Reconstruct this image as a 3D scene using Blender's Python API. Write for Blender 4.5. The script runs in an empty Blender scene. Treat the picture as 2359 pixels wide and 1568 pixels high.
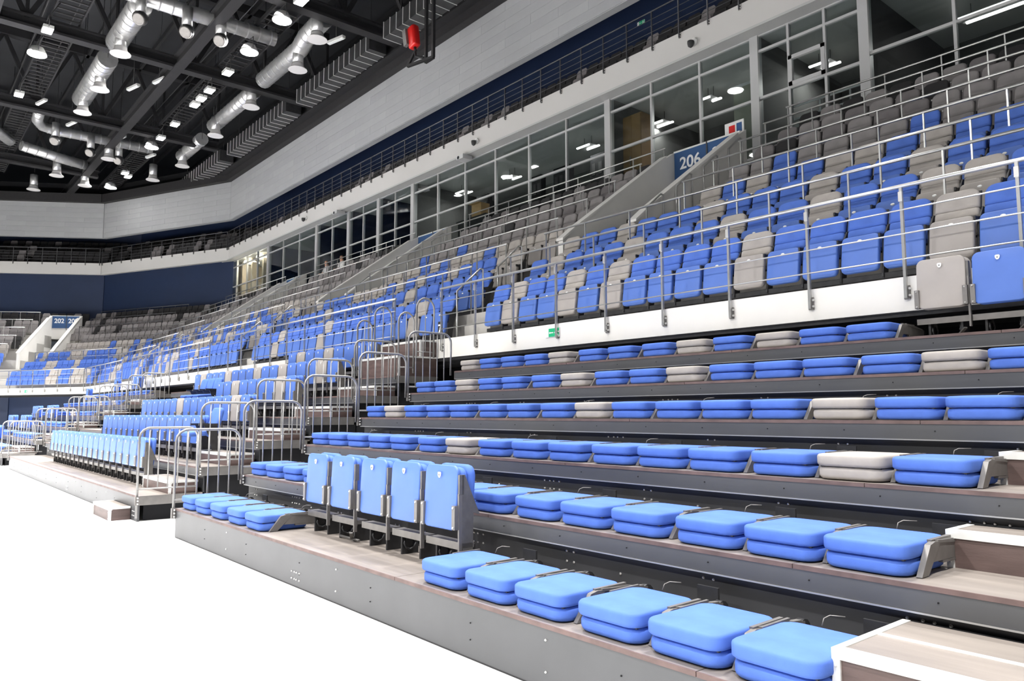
import bpy, bmesh, math, random
from mathutils import Matrix, Vector
random.seed(7)
SC = bpy.context.scene
COL = SC.collection
R = math.radians

# ------------------------------------------------------------------ camera, world, exposure
cam_d = bpy.data.cameras.new('camera')
cam = bpy.data.objects.new('camera', cam_d)
COL.objects.link(cam)
cam_d.sensor_width = 36.0
cam_d.lens = 1740.0 / 2359.0 * 36.0
cam_d.clip_end = 300
cam.location = (0, 0, 1.5)
cam.rotation_euler = (R(90 + 5.61), 0, R(50.1))
SC.camera = cam
SC.view_settings.view_transform = 'Standard'
SC.view_settings.look = 'None'
SC.view_settings.gamma = 1.0
SC.view_settings.exposure = 0.0
SC.view_settings.use_curve_mapping = False
W = bpy.data.worlds.new('ambient_fill'); SC.world = W  # faint ambient fill added in place of bounce off unbuilt hall walls
W.use_nodes = True
W.node_tree.nodes['Background'].inputs[0].default_value = (0.80, 0.88, 1.0, 1)
W.node_tree.nodes['Background'].inputs[1].default_value = 0.06
LAMP_W = 1850.0          # power of one sports floodlight
# floodlights hang under two catwalks along the stand and under two more over the court
LAMPS_BIG = [(-28.1, 10.2), (-25.0, 10.2), (-41.8, 10.2), (-51.0, 10.2), (-33.6, 3.9)]
LAMPS_SMALL = [(-30.45, 10.2), (-32.7, 10.2), (-33.8, 10.2), (-34.7, 10.2), (-37.7, 10.2), (-40.1, 10.2),
               (-47.4, 10.2), (-23.4, 10.2), (-31.2, 3.9), (-38.5, 3.9)]
LAMPS_HALL = [(x, y) for x in (-46, -34, -22, -10, 2, 14) for y in (-4.0, -14.0)] + [(-18, 3.9), (-8, 3.9), (2, 3.9), (-14, 10.2), (-4, 10.2)]

# ------------------------------------------------------------------ materials
MATS = {}
def mat(name, col, rough=0.6, metal=0.0, noise=0.0, nscale=30.0, bump=0.0, bscale=200.0, spec=0.5, stretch=None):
    m = bpy.data.materials.new(name); m.use_nodes = True
    nt = m.node_tree; b = nt.nodes['Principled BSDF']
    b.inputs['Base Color'].default_value = (*col, 1); b.inputs['Roughness'].default_value = rough
    b.inputs['Metallic'].default_value = metal; b.inputs['Specular IOR Level'].default_value = spec
    if noise > 0 or bump > 0:
        tc = nt.nodes.new('ShaderNodeTexCoord')
        src = tc.outputs['Object']
        if stretch:
            mp = nt.nodes.new('ShaderNodeMapping'); mp.inputs['Scale'].default_value = stretch
            nt.links.new(src, mp.inputs[0]); src = mp.outputs[0]
    if noise > 0:
        n = nt.nodes.new('ShaderNodeTexNoise'); n.inputs['Scale'].default_value = nscale; n.inputs['Detail'].default_value = 4
        nt.links.new(src, n.inputs['Vector'])
        r = nt.nodes.new('ShaderNodeValToRGB')
        r.color_ramp.elements[0].position = 0.3; r.color_ramp.elements[1].position = 0.7
        r.color_ramp.elements[0].color = (*[c * (1 - noise) for c in col], 1)
        r.color_ramp.elements[1].color = (*[min(1, c * (1 + noise)) for c in col], 1)
        nt.links.new(n.outputs['Fac'], r.inputs[0]); nt.links.new(r.outputs[0], b.inputs['Base Color'])
    if bump > 0:
        n2 = nt.nodes.new('ShaderNodeTexNoise'); n2.inputs['Scale'].default_value = bscale
        nt.links.new(src, n2.inputs['Vector'])
        bp = nt.nodes.new('ShaderNodeBump'); bp.inputs['Strength'].default_value = bump; bp.inputs['Distance'].default_value = 0.01
        nt.links.new(n2.outputs['Fac'], bp.inputs['Height']); nt.links.new(bp.outputs[0], b.inputs['Normal'])
    MATS[name] = m
    return m
def emit(name, col, s):
    m = bpy.data.materials.new(name); m.use_nodes = True
    nt = m.node_tree; b = nt.nodes['Principled BSDF']
    b.inputs['Base Color'].default_value = (*col, 1)
    b.inputs['Emission Color'].default_value = (*col, 1); b.inputs['Emission Strength'].default_value = s
    MATS[name] = m
mat('blue', (0.072, 0.152, 0.51), 0.75, noise=0.10, nscale=6, bump=0.12, bscale=350, spec=0.3)
mat('bluepanel', (0.084, 0.170, 0.51), 0.45, noise=0.05, nscale=4, spec=0.4)
mat('grey', (0.36, 0.332, 0.307), 0.8, noise=0.10, nscale=6, bump=0.12, bscale=350, spec=0.3)
mat('greypanel', (0.35, 0.322, 0.30), 0.5, noise=0.05, nscale=4, spec=0.4)
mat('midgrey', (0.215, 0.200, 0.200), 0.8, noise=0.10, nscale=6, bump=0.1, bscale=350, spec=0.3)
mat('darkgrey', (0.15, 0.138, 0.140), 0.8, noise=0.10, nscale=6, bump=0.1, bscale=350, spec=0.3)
mat('black', (0.012, 0.011, 0.012), 0.7, noise=0.2, nscale=8)
mat('frame', (0.13, 0.125, 0.12), 0.45, 0.35, noise=0.15, nscale=15)
mat('framedark', (0.03, 0.03, 0.032), 0.5, 0.2, noise=0.2, nscale=15)
mat('plate', (0.19, 0.18, 0.172), 0.45, 0.45, noise=0.1, nscale=12)
mat('bolt', (0.75, 0.74, 0.72), 0.3, 0.8)
mat('badge', (0.85, 0.85, 0.83), 0.4)
mat('rail', (0.55, 0.55, 0.54), 0.30, 0.85, noise=0.06, nscale=10)
mat('hoop', (0.30, 0.295, 0.29), 0.45, 0.6, noise=0.06, nscale=10)
mat('raildark', (0.10, 0.10, 0.105), 0.4, 0.6, noise=0.06, nscale=10)
mat('tread', (0.215, 0.188, 0.168), 0.42, noise=0.22, nscale=3.0, bump=0.05, bscale=120, stretch=(0.35, 2.5, 1))
mat('treadedge', (0.125, 0.082, 0.076), 0.6, noise=0.25, nscale=8)
mat('beam', (0.084, 0.085, 0.090), 0.42, 0.25, noise=0.07, nscale=2.5)
mat('riser', (0.050, 0.051, 0.055), 0.40, 0.25, noise=0.18, nscale=1.6)  # same grey metal as the beam, darkened for the shade of its recess
mat('lip', (0.42, 0.42, 0.42), 0.35, 0.6)
mat('plywood', (0.105, 0.070, 0.064), 0.5, noise=0.3, nscale=5, bump=0.08, bscale=80, stretch=(0.5, 0.5, 3))
mat('alu', (0.74, 0.74, 0.72), 0.4, 0.25, noise=0.05, nscale=8)
mat('court', (0.80, 0.80, 0.80), 0.45, noise=0.02, nscale=0.5)
mat('concrete', (0.46, 0.445, 0.42), 0.75, noise=0.06, nscale=1.2, bump=0.05, bscale=40)
mat('parapet', (0.74, 0.725, 0.695), 0.7, noise=0.05, nscale=1.0)
mat('ledge', (0.78, 0.76, 0.72), 0.6, noise=0.03, nscale=1.5)
mat('fascia', (0.50, 0.488, 0.468), 0.6, noise=0.03, nscale=0.5)
mat('soffit', (0.40, 0.40, 0.39), 0.7, noise=0.03, nscale=0.5)
mat('panelwall', (0.30, 0.303, 0.308), 0.65, noise=0.06, nscale=0.9, bump=0.08, bscale=9)
mat('panelwall_b', (0.312, 0.315, 0.320), 0.65, noise=0.06, nscale=0.9, bump=0.08, bscale=9)
mat('panelwall_c', (0.290, 0.293, 0.30), 0.65, noise=0.06, nscale=0.9, bump=0.08, bscale=9)
mat('navy', (0.007, 0.018, 0.055), 0.6, noise=0.05, nscale=1)
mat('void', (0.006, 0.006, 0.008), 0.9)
mat('roof', (0.018, 0.019, 0.022), 0.85, noise=0.2, nscale=0.7)
mat('steel', (0.017, 0.0165, 0.018), 0.6, 0.2, noise=0.2, nscale=2)
mat('steel_light', (0.05, 0.049, 0.05), 0.5, 0.3, noise=0.2, nscale=2)
mat('duct', (0.66, 0.655, 0.65), 0.36, 0.72, noise=0.15, nscale=3, bump=0.35, bscale=10)
mat('ductdark', (0.06, 0.06, 0.062), 0.4, 0.6, noise=0.2, nscale=3, bump=0.3, bscale=8)
mat('diffuser', (0.72, 0.70, 0.69), 0.45)
mat('nozzle', (0.06, 0.06, 0.062), 0.35, 0.5)
mat('wframe', (0.52, 0.52, 0.52), 0.4, 0.35)
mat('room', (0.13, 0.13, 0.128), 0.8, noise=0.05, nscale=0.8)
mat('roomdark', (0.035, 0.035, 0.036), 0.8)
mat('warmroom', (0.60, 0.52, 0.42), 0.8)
mat('brown', (0.20, 0.115, 0.045), 0.6, noise=0.25, nscale=2)
mat('carton', (0.42, 0.25, 0.10), 0.7, noise=0.1, nscale=4)
mat('olive', (0.24, 0.24, 0.19), 0.6, noise=0.05, nscale=2)
mat('signblue', (0.022, 0.075, 0.20), 0.5, noise=0.04, nscale=2)
mat('signwhite', (0.85, 0.85, 0.85), 0.5)
mat('green', (0.0, 0.42, 0.17), 0.5)
mat('red', (0.55, 0.012, 0.01), 0.35)
mat('skin', (0.50, 0.27, 0.18), 0.6)
mat('hair', (0.10, 0.045, 0.02), 0.7)
mat('shirt', (0.55, 0.55, 0.55), 0.8)
mat('trousers', (0.04, 0.04, 0.05), 0.8)
mat('poster', (0.7, 0.7, 0.68), 0.5)
emit('lampglow', (1.0, 0.99, 0.97), 60.0)
emit('lampglow_warm', (1.0, 0.93, 0.80), 25.0)
emit('strip', (1.0, 0.93, 0.90), 9.0)
emit('warmlight', (1.0, 0.88, 0.70), 6.0)
def glass():
    m = bpy.data.materials.new('glass'); m.use_nodes = True; nt = m.node_tree
    for n in list(nt.nodes): nt.nodes.remove(n)
    o = nt.nodes.new('ShaderNodeOutputMaterial'); mx = nt.nodes.new('ShaderNodeMixShader')
    t = nt.nodes.new('ShaderNodeBsdfTransparent'); t.inputs[0].default_value = (0.82, 0.86, 0.86, 1)
    g = nt.nodes.new('ShaderNodeBsdfGlossy'); g.inputs['Roughness'].default_value = 0.02
    lw = nt.nodes.new('ShaderNodeLayerWeight'); lw.inputs[0].default_value = 0.5
    pw = nt.nodes.new('ShaderNodeMath'); pw.operation = 'POWER'; pw.inputs[1].default_value = 4.0
    f = nt.nodes.new('ShaderNodeMath'); f.operation = 'MULTIPLY_ADD'; f.inputs[1].default_value = 0.55; f.inputs[2].default_value = 0.04
    nt.links.new(lw.outputs['Facing'], pw.inputs[0]); nt.links.new(pw.outputs[0], f.inputs[0])
    nt.links.new(f.outputs[0], mx.inputs[0]); nt.links.new(t.outputs[0], mx.inputs[1]); nt.links.new(g.outputs[0], mx.inputs[2])
    nt.links.new(mx.outputs[0], o.inputs[0]); MATS['glass'] = m
glass()

# ------------------------------------------------------------------ mesh building
class MB:
    def __init__(s): s.v = []; s.f = []; s.smooth = []
    def add(s, vs, fs, sm=False):
        o = len(s.v); s.v += [tuple(p) for p in vs]
        for q in fs: s.f.append(tuple(i + o for i in q)); s.smooth.append(sm)
        return s
    def box(s, x0, x1, y0, y1, z0, z1):
        return s.hexa([(x0, y0, z0), (x1, y0, z0), (x1, y1, z0), (x0, y1, z0), (x0, y0, z1), (x1, y0, z1), (x1, y1, z1), (x0, y1, z1)])
    def hexa(s, p):
        return s.add(p, [(3, 2, 1, 0), (4, 5, 6, 7), (0, 1, 5, 4), (1, 2, 6, 5), (2, 3, 7, 6), (3, 0, 4, 7)])
    def prism(s, poly, t0, t1, axis='x'):
        # polygon in (a, b) swept along axis; axis x -> (t, a, b), y -> (a, t, b), z -> (a, b, t)
        mk = {'x': lambda t, a, b: (t, a, b), 'y': lambda t, a, b: (a, t, b), 'z': lambda t, a, b: (a, b, t)}[axis]
        n = len(poly)
        vs = [mk(t0, a, b) for a, b in poly] + [mk(t1, a, b) for a, b in poly]
        fs = [tuple(range(n))[::-1], tuple(range(n, 2 * n))] + [(i, (i + 1) % n, n + (i + 1) % n, n + i) for i in range(n)]
        return s.add(vs, fs)
    def tube(s, pts, r, n=8, cap=True, r2=None):
        pts = [Vector(p) for p in pts]; rings = []
        up = Vector((0, 0, 1))
        for i, p in enumerate(pts):
            if i == 0: d = pts[1] - p
            elif i == len(pts) - 1: d = p - pts[i - 1]
            else: d = (pts[i + 1] - p).normalized() + (p - pts[i - 1]).normalized()
            d.normalize()
            a = d.cross(up)
            if a.length < 0.05: a = d.cross(Vector((1, 0, 0)))
            a.normalize(); b = d.cross(a)
            rr = r if r2 is None else r + (r2 - r) * i / (len(pts) - 1)
            rings.append([p + (a * math.cos(2 * math.pi * k / n) + b * math.sin(2 * math.pi * k / n)) * rr for k in range(n)])
        vs = [q for ring in rings for q in ring]; fs = []
        for i in range(len(rings) - 1):
            for k in range(n):
                fs.append((i * n + k, i * n + (k + 1) % n, (i + 1) * n + (k + 1) % n, (i + 1) * n + k))
        s.add(vs, fs, True)
        if cap:
            o = len(s.v) - len(vs)
            s.f.append(tuple(o + k for k in range(n))[::-1]); s.smooth.append(False)
            s.f.append(tuple(o + (len(rings) - 1) * n + k for k in range(n))); s.smooth.append(False)
        return s
    def bar(s, p, q, w, h=None):
        # rectangular bar from p to q
        p = Vector(p); q = Vector(q); d = (q - p).normalized(); h = h or w
        a = d.cross(Vector((0, 0, 1)))
        if a.length < 0.05: a = Vector((1, 0, 0))
        a.normalize(); b = a.cross(d)
        a *= w / 2; b *= h / 2
        return s.hexa([p - a - b, p + a - b, q + a - b, q - a - b, p - a + b, p + a + b, q + a + b, q - a + b])
    def lathe(s, prof, c, n=12, axis='z'):
        vs = []; fs = []
        for r, h in prof:
            for k in range(n):
                a = 2 * math.pi * k / n
                if axis == 'z': vs.append((c[0] + r * math.cos(a), c[1] + r * math.sin(a), c[2] + h))
                else: vs.append((c[0] + r * math.cos(a), c[1] + h, c[2] + r * math.sin(a)))
        m = len(prof)
        for i in range(m - 1):
            for k in range(n):
                fs.append((i * n + k, i * n + (k + 1) % n, (i + 1) * n + (k + 1) % n, (i + 1) * n + k))
        s.add(vs, fs, True)
        o = len(s.v) - len(vs)
        s.f.append(tuple(o + k for k in range(n))[::-1]); s.smooth.append(False)
        s.f.append(tuple(o + (m - 1) * n + k for k in range(n))); s.smooth.append(False)
        return s
    def xf(s, M, i0=0):
        s.v[i0:] = [tuple(M @ Vector(p)) for p in s.v[i0:]]
        return s
    def mesh(s, name, m):
        me = bpy.data.meshes.new(name); me.from_pydata(s.v, [], s.f)
        for p, sm in zip(me.polygons, s.smooth): p.use_smooth = sm
        if isinstance(m, str): m = [m]
        for q in m: me.materials.append(MATS[q])
        me.update()
        bm = bmesh.new(); bm.from_mesh(me); bmesh.ops.recalc_face_normals(bm, faces=bm.faces); bm.to_mesh(me); bm.free()
        return me
    def build(s, name, m, parent=None, loc=None, rz=0):
        return link(name, s.mesh(name, m), parent, loc, rz)

def link(name, me, parent=None, loc=None, rz=0):
    o = bpy.data.objects.new(name, me); COL.objects.link(o)
    if parent: o.parent = parent
    if loc: o.location = loc
    if rz: o.rotation_euler = (0, 0, rz)
    return o
def tag(o, label, cat, group=None):
    o['label'] = label; o['category'] = cat
    if group: o['group'] = group
    return o
def thing(name, label, cat, loc=(0, 0, 0), rz=0, group=None):
    o = bpy.data.objects.new(name, None); COL.objects.link(o); o.empty_display_size = 0.1
    o.location = loc; o.rotation_euler = (0, 0, rz)
    return tag(o, label, cat, group)
def struct(o): o['kind'] = 'structure'; return o

def outline(w, d, r, n=4, only_top=False):
    # rounded rectangle centred on x, from y=0 to y=d
    pts = []
    for (cx, cy, a0) in ((w / 2 - r, r, -90), (w / 2 - r, d - r, 0), (-w / 2 + r, d - r, 90), (-w / 2 + r, r, 180)):
        if only_top and a0 in (-90, 180):
            pts.append((w / 2 if a0 == -90 else -w / 2, 0.0)); continue
        for k in range(n + 1):
            a = R(a0 + 90.0 * k / n); pts.append((cx + r * math.cos(a), cy + r * math.sin(a)))
    return pts
def cushion(mb, w, d, h, r=0.06, e=0.03, crown=0.008, only_top=False, n=4):
    # soft slab lying flat, z from 0 to h
    rings = []
    cyy = d / 2
    def ring(inset, z):
        fx = (w / 2 - inset) / (w / 2); fy = (d / 2 - inset) / (d / 2)
        return [(x * fx, cyy + (y - cyy) * fy, z) for x, y in outline(w, d, r, n, only_top)]
    for t in (0, 30, 60, 90):
        rings.append(ring(e * (1 - math.sin(R(t))), e * (1 - math.cos(R(t)))))
    for t in (90, 60, 30, 0):
        rings.append(ring(e * (1 - math.sin(R(t))), h - e * (1 - math.cos(R(t)))))
    rings.append(ring(min(w, d) * 0.22, h + crown))
    m = len(rings[0]); vs = [p for q in rings for p in q]; fs = []
    for i in range(len(rings) - 1):
        for k in range(m): fs.append((i * m + k, i * m + (k + 1) % m, (i + 1) * m + (k + 1) % m, (i + 1) * m + k))
    fs.append(tuple(range(m))[::-1]); fs.append(tuple((len(rings) - 1) * m + k for k in range(m)))
    mb.add(vs, fs, True)
    return mb

# ------------------------------------------------------------------ bowl layout: three straight sides of the stand
def vec2(a): return (math.cos(a), math.sin(a))
TA, TB = R(25), R(57)
SEG = {}
V1i = (-43.06, 8.0); V2i = (-49.75, 4.84)
def mkseg(k, O, ang, s0, m0, s1, m1):
    u = (-math.cos(ang), -math.sin(ang)); n = (-math.sin(ang), math.cos(ang))
    SEG[k] = dict(O=O, u=u, n=n, rz=ang, s0=s0, m0=m0, s1=s1, m1=m1)
mkseg('A', (0.0, 8.0), 0.0, -6.0, 0.0, 43.06, math.tan(R(12.5)))
mkseg('B', V1i, TA, 0.0, -math.tan(R(12.5)), 7.40, math.tan(R(16)))
mkseg('C', V2i, TB, 0.0, -math.tan(R(16)), 22.0, 0.0)
def P(k, s, d, z):
    g = SEG[k]
    return (g['O'][0] + g['u'][0] * s + g['n'][0] * d, g['O'][1] + g['u'][1] * s + g['n'][1] * d, z)
def smin(k, d): return SEG[k]['s0'] + SEG[k]['m0'] * d
def smax(k, d): return SEG[k]['s1'] + SEG[k]['m1'] * d
def seg_slab(mb, k, d0, d1, z0, z1, sa=None, sb=None):
    # slab along a side of the bowl with mitred ends
    a0 = smin(k, d0) if sa is None else sa; a1 = smin(k, d1) if sa is None else sa
    b0 = smax(k, d0) if sb is None else sb; b1 = smax(k, d1) if sb is None else sb
    mb.hexa([P(k, a0, d0, z0), P(k, b0, d0, z0), P(k, b1, d1, z0), P(k, a1, d1, z0), P(k, a0, d0, z1), P(k, b0, d0, z1), P(k, b1, d1, z1), P(k, a1, d1, z1)])
RD, RR, DECK = 0.9, 0.585, 2.9
def rowz(k): return DECK + RR * k
NROW = 8
Y1, YD, Z1, ZR = 2.894, 0.84, 0.354, 0.369      # telescopic stand: first row edge, row depth, first tread, rise
def ty(r): return Y1 + YD * (r - 1)
def tz(r): return Z1 + ZR * (r - 1)

# ------------------------------------------------------------------ setting: floor, roof, decks, walls
struct(MB().box(-90, 18, -45, 30, -0.25, 0.0).build('floor', 'court'))
struct(MB().box(-90, 18, -45, 30, 20.5, 20.8).build('ceiling', 'roof'))
VOM = {'A': [(9.17 + 11.2 * n, 10.98 + 11.2 * n) for n in range(-1, 4)], 'B': [], 'C': [(-1.5, 0.15)]}
VD0, VD1 = 2.54, 6.26
for k in 'ABC':
    # stepped concrete terrace with the entrance cut out of it
    t = MB()
    for r in range(NROW):
        d0, d1 = RD * r, RD * (r + 1)
        if r == NROW - 1: d1 = RD * NROW + 0.55
        cuts = [(a, b) for a, b in VOM[k] if d1 > VD0 + 0.35 and d0 < VD1 - 0.05]
        edges = [None] + [e for c in cuts for e in c] + [None]
        for i in range(0, len(edges), 2):
            if edges[i] is not None and edges[i] > smax(k, d0): continue
            if k == 'C' and i == 0 and cuts: continue
            if k == 'B' and r in (3, 4): edges[i + 1] = 7.2
            seg_slab(t, k, d0, d1, rowz(r) - 0.75 if r else DECK - 0.30, rowz(r), edges[i], edges[i + 1])
    o = struct(t.build('floor_upper_terrace_' + k.lower(), 'concrete'))
    # white ledge wall along the front of the upper stand
    t = MB(); seg_slab(t, k, -0.02, 0.22, 2.55, DECK + 0.004)
    struct(t.build('wall_ledge_' + k.lower(), 'ledge'))
    t = MB(); seg_slab(t, k, 0.02, 0.30, 2.50, 2.55)
    struct(t.build('trim_ledge_' + k.lower(), 'framedark'))
    # wall under the deck; the long side's black stands in for shade
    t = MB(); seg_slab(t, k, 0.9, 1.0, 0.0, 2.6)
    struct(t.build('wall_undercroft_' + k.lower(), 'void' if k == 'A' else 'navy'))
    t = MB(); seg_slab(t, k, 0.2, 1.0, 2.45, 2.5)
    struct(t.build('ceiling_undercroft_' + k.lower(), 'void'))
    # balcony front with soffit
    t = MB(); seg_slab(t, k, 7.4, 7.65, 10.63, 11.39)
    struct(t.build('wall_balcony_front_' + k.lower(), 'fascia'))
    t = MB(); seg_slab(t, k, 7.65, 12.5, 10.66, 11.0)
    struct(t.build('ceiling_balcony_' + k.lower(), 'soffit'))
    # third tier terrace and navy back wall
    t = MB()
    for r in range(4): seg_slab(t, k, 7.66 + 0.85 * r, 7.66 + 0.85 * (r + 1), 11.0, 11.36 + 0.5 * r)
    struct(t.build('floor_balcony_terrace_' + k.lower(), 'steel'))
    t = MB(); seg_slab(t, k, 11.2, 11.5, 10.9, 17.5)
    struct(t.build('wall_balcony_back_' + k.lower(), 'navy'))
    # dark steel edge above the grey wall
    t = MB(); seg_slab(t, k, 7.1, 8.2, 15.40, 15.95)
    struct(t.build('trim_roof_edge_' + k.lower(), 'black'))
    t = MB(); seg_slab(t, k, 8.2, 12.0, 16.6, 16.9)
    struct(t.build('ceiling_balcony_top_' + k.lower(), 'void'))
    # grey panelled wall hung above the balcony: a backing and the single panels on it
    wl = MB(); seg_slab(wl, k, 7.44, 7.7, 13.08, 15.42)
    wall = struct(wl.build('wall_panelled_' + k.lower(), 'panelwall_c'))
    s_lo = {'A': 11.0, 'B': smin('B', 7.4), 'C': smin('C', 7.4)}[k]
    s_hi = {'A': smax('A', 7.4), 'B': smax('B', 7.4), 'C': 9.0}[k]
    PL = {'A': 2.6, 'B': 2.2, 'C': 2.4}[k]
    ph = (15.40 - 13.10) / 7
    ang = SEG[k]['rz']; mm = {}
    for i in range(7):
        s = s_lo; j = 0
        while s < s_hi - 0.02:
            L = PL if not (j == 0 and i % 2) else PL / 2
            L = min(L, s_hi - s)
            if L > 0.05:
                key = (round(L, 2), random.choice((0, 0, 1, 2)))
                if key not in mm:
                    mm[key] = MB().box(-L / 2 + 0.003, L / 2 - 0.003, -0.02, 0.02, 0.003, ph - 0.003).mesh('panel', ['panelwall', 'panelwall_b', 'panelwall_c'][key[1]])
                link('panel', mm[key], wall, P(k, s + L / 2, 7.435 - random.random() * 0.004, 13.10 + ph * i), ang)
            s += L; j += 1
t = MB(); seg_slab(t, 'B', RD * 2 - .05, RD * 2 + .02, rowz(1) + .30, rowz(2) + .006)
struct(t.build('trim_third_row_b', 'ledge'))
# back navy wall of the lower tier where there is no glazing
for k in 'BC':
    t = MB(); seg_slab(t, k, 7.75, 7.95, 6.5, 10.7)
    struct(t.build('wall_navy_' + k.lower(), 'navy'))

# ------------------------------------------------------------------ entrances through the upper stand
def label_text(txt, size, m, parent, M):
    cu = bpy.data.curves.new('lettering', 'FONT'); cu.body = txt; cu.size = size; cu.extrude = 0.004; cu.align_x = 'CENTER'; cu.offset = size * 0.018
    tmp = bpy.data.objects.new('tmp', cu); COL.objects.link(tmp)
    me = bpy.data.meshes.new_from_object(tmp.evaluated_get(bpy.context.evaluated_depsgraph_get()))
    bpy.data.objects.remove(tmp); bpy.data.curves.remove(cu)
    me.materials.clear(); me.materials.append(MATS[m])
    o = link('lettering', me, parent); o.matrix_local = M
    return o
SIGNS = {('A', 1): ('206', 'navy section sign reading 206 over the passage below the suites'), ('A', 2): ('', 'blank blue board over the passage below the navy suites'),
         ('A', 3): ('', 'small far blue board over the passage below the cream corner suite'), ('C', 0): ('202', 'navy section sign reading 202 over the passage in the end stand')}
for k in 'AC':
    for i, (a, b) in enumerate(VOM[k]):
        if k == 'A' and i in (0, 4): continue
        ang = SEG[k]['rz']
        root = link('wall_entrance_' + k.lower(), None); root.empty_display_size = 0.1
        root.location = P(k, (a + b) / 2, 0, 0); root.rotation_euler = (0, 0, ang); struct(root)
        hw = (b - a) / 2; z2 = rowz(2)
        prof = [(VD0, z2 - 0.4), (VD1, z2 - 0.4), (VD1, 7.74), (VD1 - 0.35, 7.52), (VD0 + 0.42, 5.40), (VD0, 5.05)]
        for sx in (-1, 1):
            x0, x1 = (sx * hw, sx * (hw + 0.14)) if sx > 0 else (-hw - 0.14, -hw)
            MB().prism(prof, x0, x1).build('parapet', 'parapet', root)
            # sloping coping, proud of the wall
            MB().hexa([(x0 - .03, VD0 - .03, 5.05), (x1 + .03, VD0 - .03, 5.05), (x1 + .03, VD0 + .42, 5.40), (x0 - .03, VD0 + .42, 5.40),
                       (x0 - .03, VD0 - .03, 5.10), (x1 + .03, VD0 - .03, 5.10), (x1 + .03, VD0 + .42, 5.46), (x0 - .03, VD0 + .42, 5.46)]).build('coping', 'parapet', root)
            MB().hexa([(x0 - .03, VD0 + .42, 5.40), (x1 + .03, VD0 + .42, 5.40), (x1 + .03, VD1 - .35, 7.52), (x0 - .03, VD1 - .35, 7.52),
                       (x0 - .03, VD0 + .42, 5.46), (x1 + .03, VD0 + .42, 5.46), (x1 + .03, VD1 - .35, 7.58), (x0 - .03, VD1 - .35, 7.58)]).build('coping', 'parapet', root)
        MB().box(-hw, hw, VD0 + .3, VD1 + .8, z2 - 0.2, z2 - 0.02).build('landing', 'concrete', root)
        MB().box(-hw, hw, VD1, VD1 + .12, z2 + 2.2, 7.76).build('lintel', 'parapet', root)
        MB().box(-hw, hw, VD1 + .7, VD1 + .75, z2, z2 + 2.4).build('doorway', 'void', root)  # black panel stands in for the darkness inside the passage
        if (k, i) in SIGNS:
            txt, lb = SIGNS[(k, i)]
            sg = thing('section_sign', lb, 'sign', P(k, (a + b) / 2, VD1 - 0.03, 6.95), ang)
            for q, (x0, x1) in enumerate(((-hw + 0.01, 0.02), (0.05, hw - 0.01))):
                pn = MB().box(x0, x1, 0, 0.025, 0.0 if True else 0, 0.76).build('board', 'signblue', sg)
                if txt: label_text(txt, 0.40, 'signwhite', sg, Matrix.Translation(((x0 + x1) / 2, -0.004, 0.33)) @ Matrix.Rotation(R(90), 4, 'X'))
            MB().box(0.02, 0.05, -0.02, 0.03, -0.1, 0.80).build('divider', 'raildark', sg)
            MB().box(-hw, hw, -0.01, 0.03, 0.76, 0.80).build('top_strip', 'alu', sg)

# ------------------------------------------------------------------ glazed suites behind the upper stand
GY = 15.8; GZ0, GZ1 = 7.58, 10.66; TR = (9.05, 10.22)
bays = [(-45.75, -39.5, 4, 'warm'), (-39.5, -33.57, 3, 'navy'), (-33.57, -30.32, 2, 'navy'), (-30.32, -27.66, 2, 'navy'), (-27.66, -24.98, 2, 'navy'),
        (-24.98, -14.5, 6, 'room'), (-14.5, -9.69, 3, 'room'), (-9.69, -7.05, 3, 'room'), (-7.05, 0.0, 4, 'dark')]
pane_cache = {}
for i, (x0, x1, n, kind) in enumerate(bays):
    w = thing('window_%d' % (i + 1), 'x', 'x'); del w['label']; del w['category']; struct(w)
    w.location = (x0, GY, GZ0)
    L = x1 - x0
    post = MB().box(-0.11, 0.11, -0.08, 0.10, 0, GZ1 - GZ0).build('post', 'wframe', w)
    step = L / n
    trs = [t - GZ0 for t in TR] if kind != 'dark' else [1.6, 2.9]
    for j in range(1, n): MB().box(j * step - 0.03, j * step + 0.03, -0.05, 0.05, 0, GZ1 - GZ0).build('mullion', 'wframe', w)
    for t in trs + [0.04, GZ1 - GZ0 - 0.04]:
        MB().box(0, L, -0.045, 0.045, t - 0.03, t + 0.03).build('transom', 'wframe', w)
    zs = [0] + trs + [GZ1 - GZ0]
    for j in range(n):
        for q in range(3):
            MB().box(j * step + 0.02, (j + 1) * step - 0.02, -0.006, 0.006, zs[q] + 0.02, zs[q + 1] - 0.02).build('pane', 'glass', w)
    if i == 7:
        f = MB()
        xa, xb, za, zb = step, 2 * step, trs[0] + .03, trs[0] + 0.75
        f.box(xa, xb, -0.07, 0.02, za, za + .09).box(xa, xb, -0.07, 0.02, zb - .09, zb).box(xa, xa + .09, -0.07, 0.02, za, zb).box(xb - .09, xb, -0.07, 0.02, za, zb)
        f.build('casement', 'wframe', w)
    # the room behind
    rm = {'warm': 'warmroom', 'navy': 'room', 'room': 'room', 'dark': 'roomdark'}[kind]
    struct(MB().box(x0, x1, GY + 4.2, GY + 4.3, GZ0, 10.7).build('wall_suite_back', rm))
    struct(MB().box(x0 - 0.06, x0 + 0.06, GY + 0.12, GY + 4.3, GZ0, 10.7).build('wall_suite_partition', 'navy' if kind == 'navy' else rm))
    if kind == 'navy':
        for j in range(n):
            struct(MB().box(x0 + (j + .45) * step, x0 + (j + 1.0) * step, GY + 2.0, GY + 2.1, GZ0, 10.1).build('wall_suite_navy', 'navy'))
struct(MB().box(-46, 4, GY + 0.1, GY + 4.4, GZ0 - 0.2, GZ0).build('floor_suites', 'room'))
struct(MB().box(-46, -45.75, GY - 0.3, GY + 4.4, 6.5, 10.7).build('wall_suites_end', 'navy'))
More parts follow.
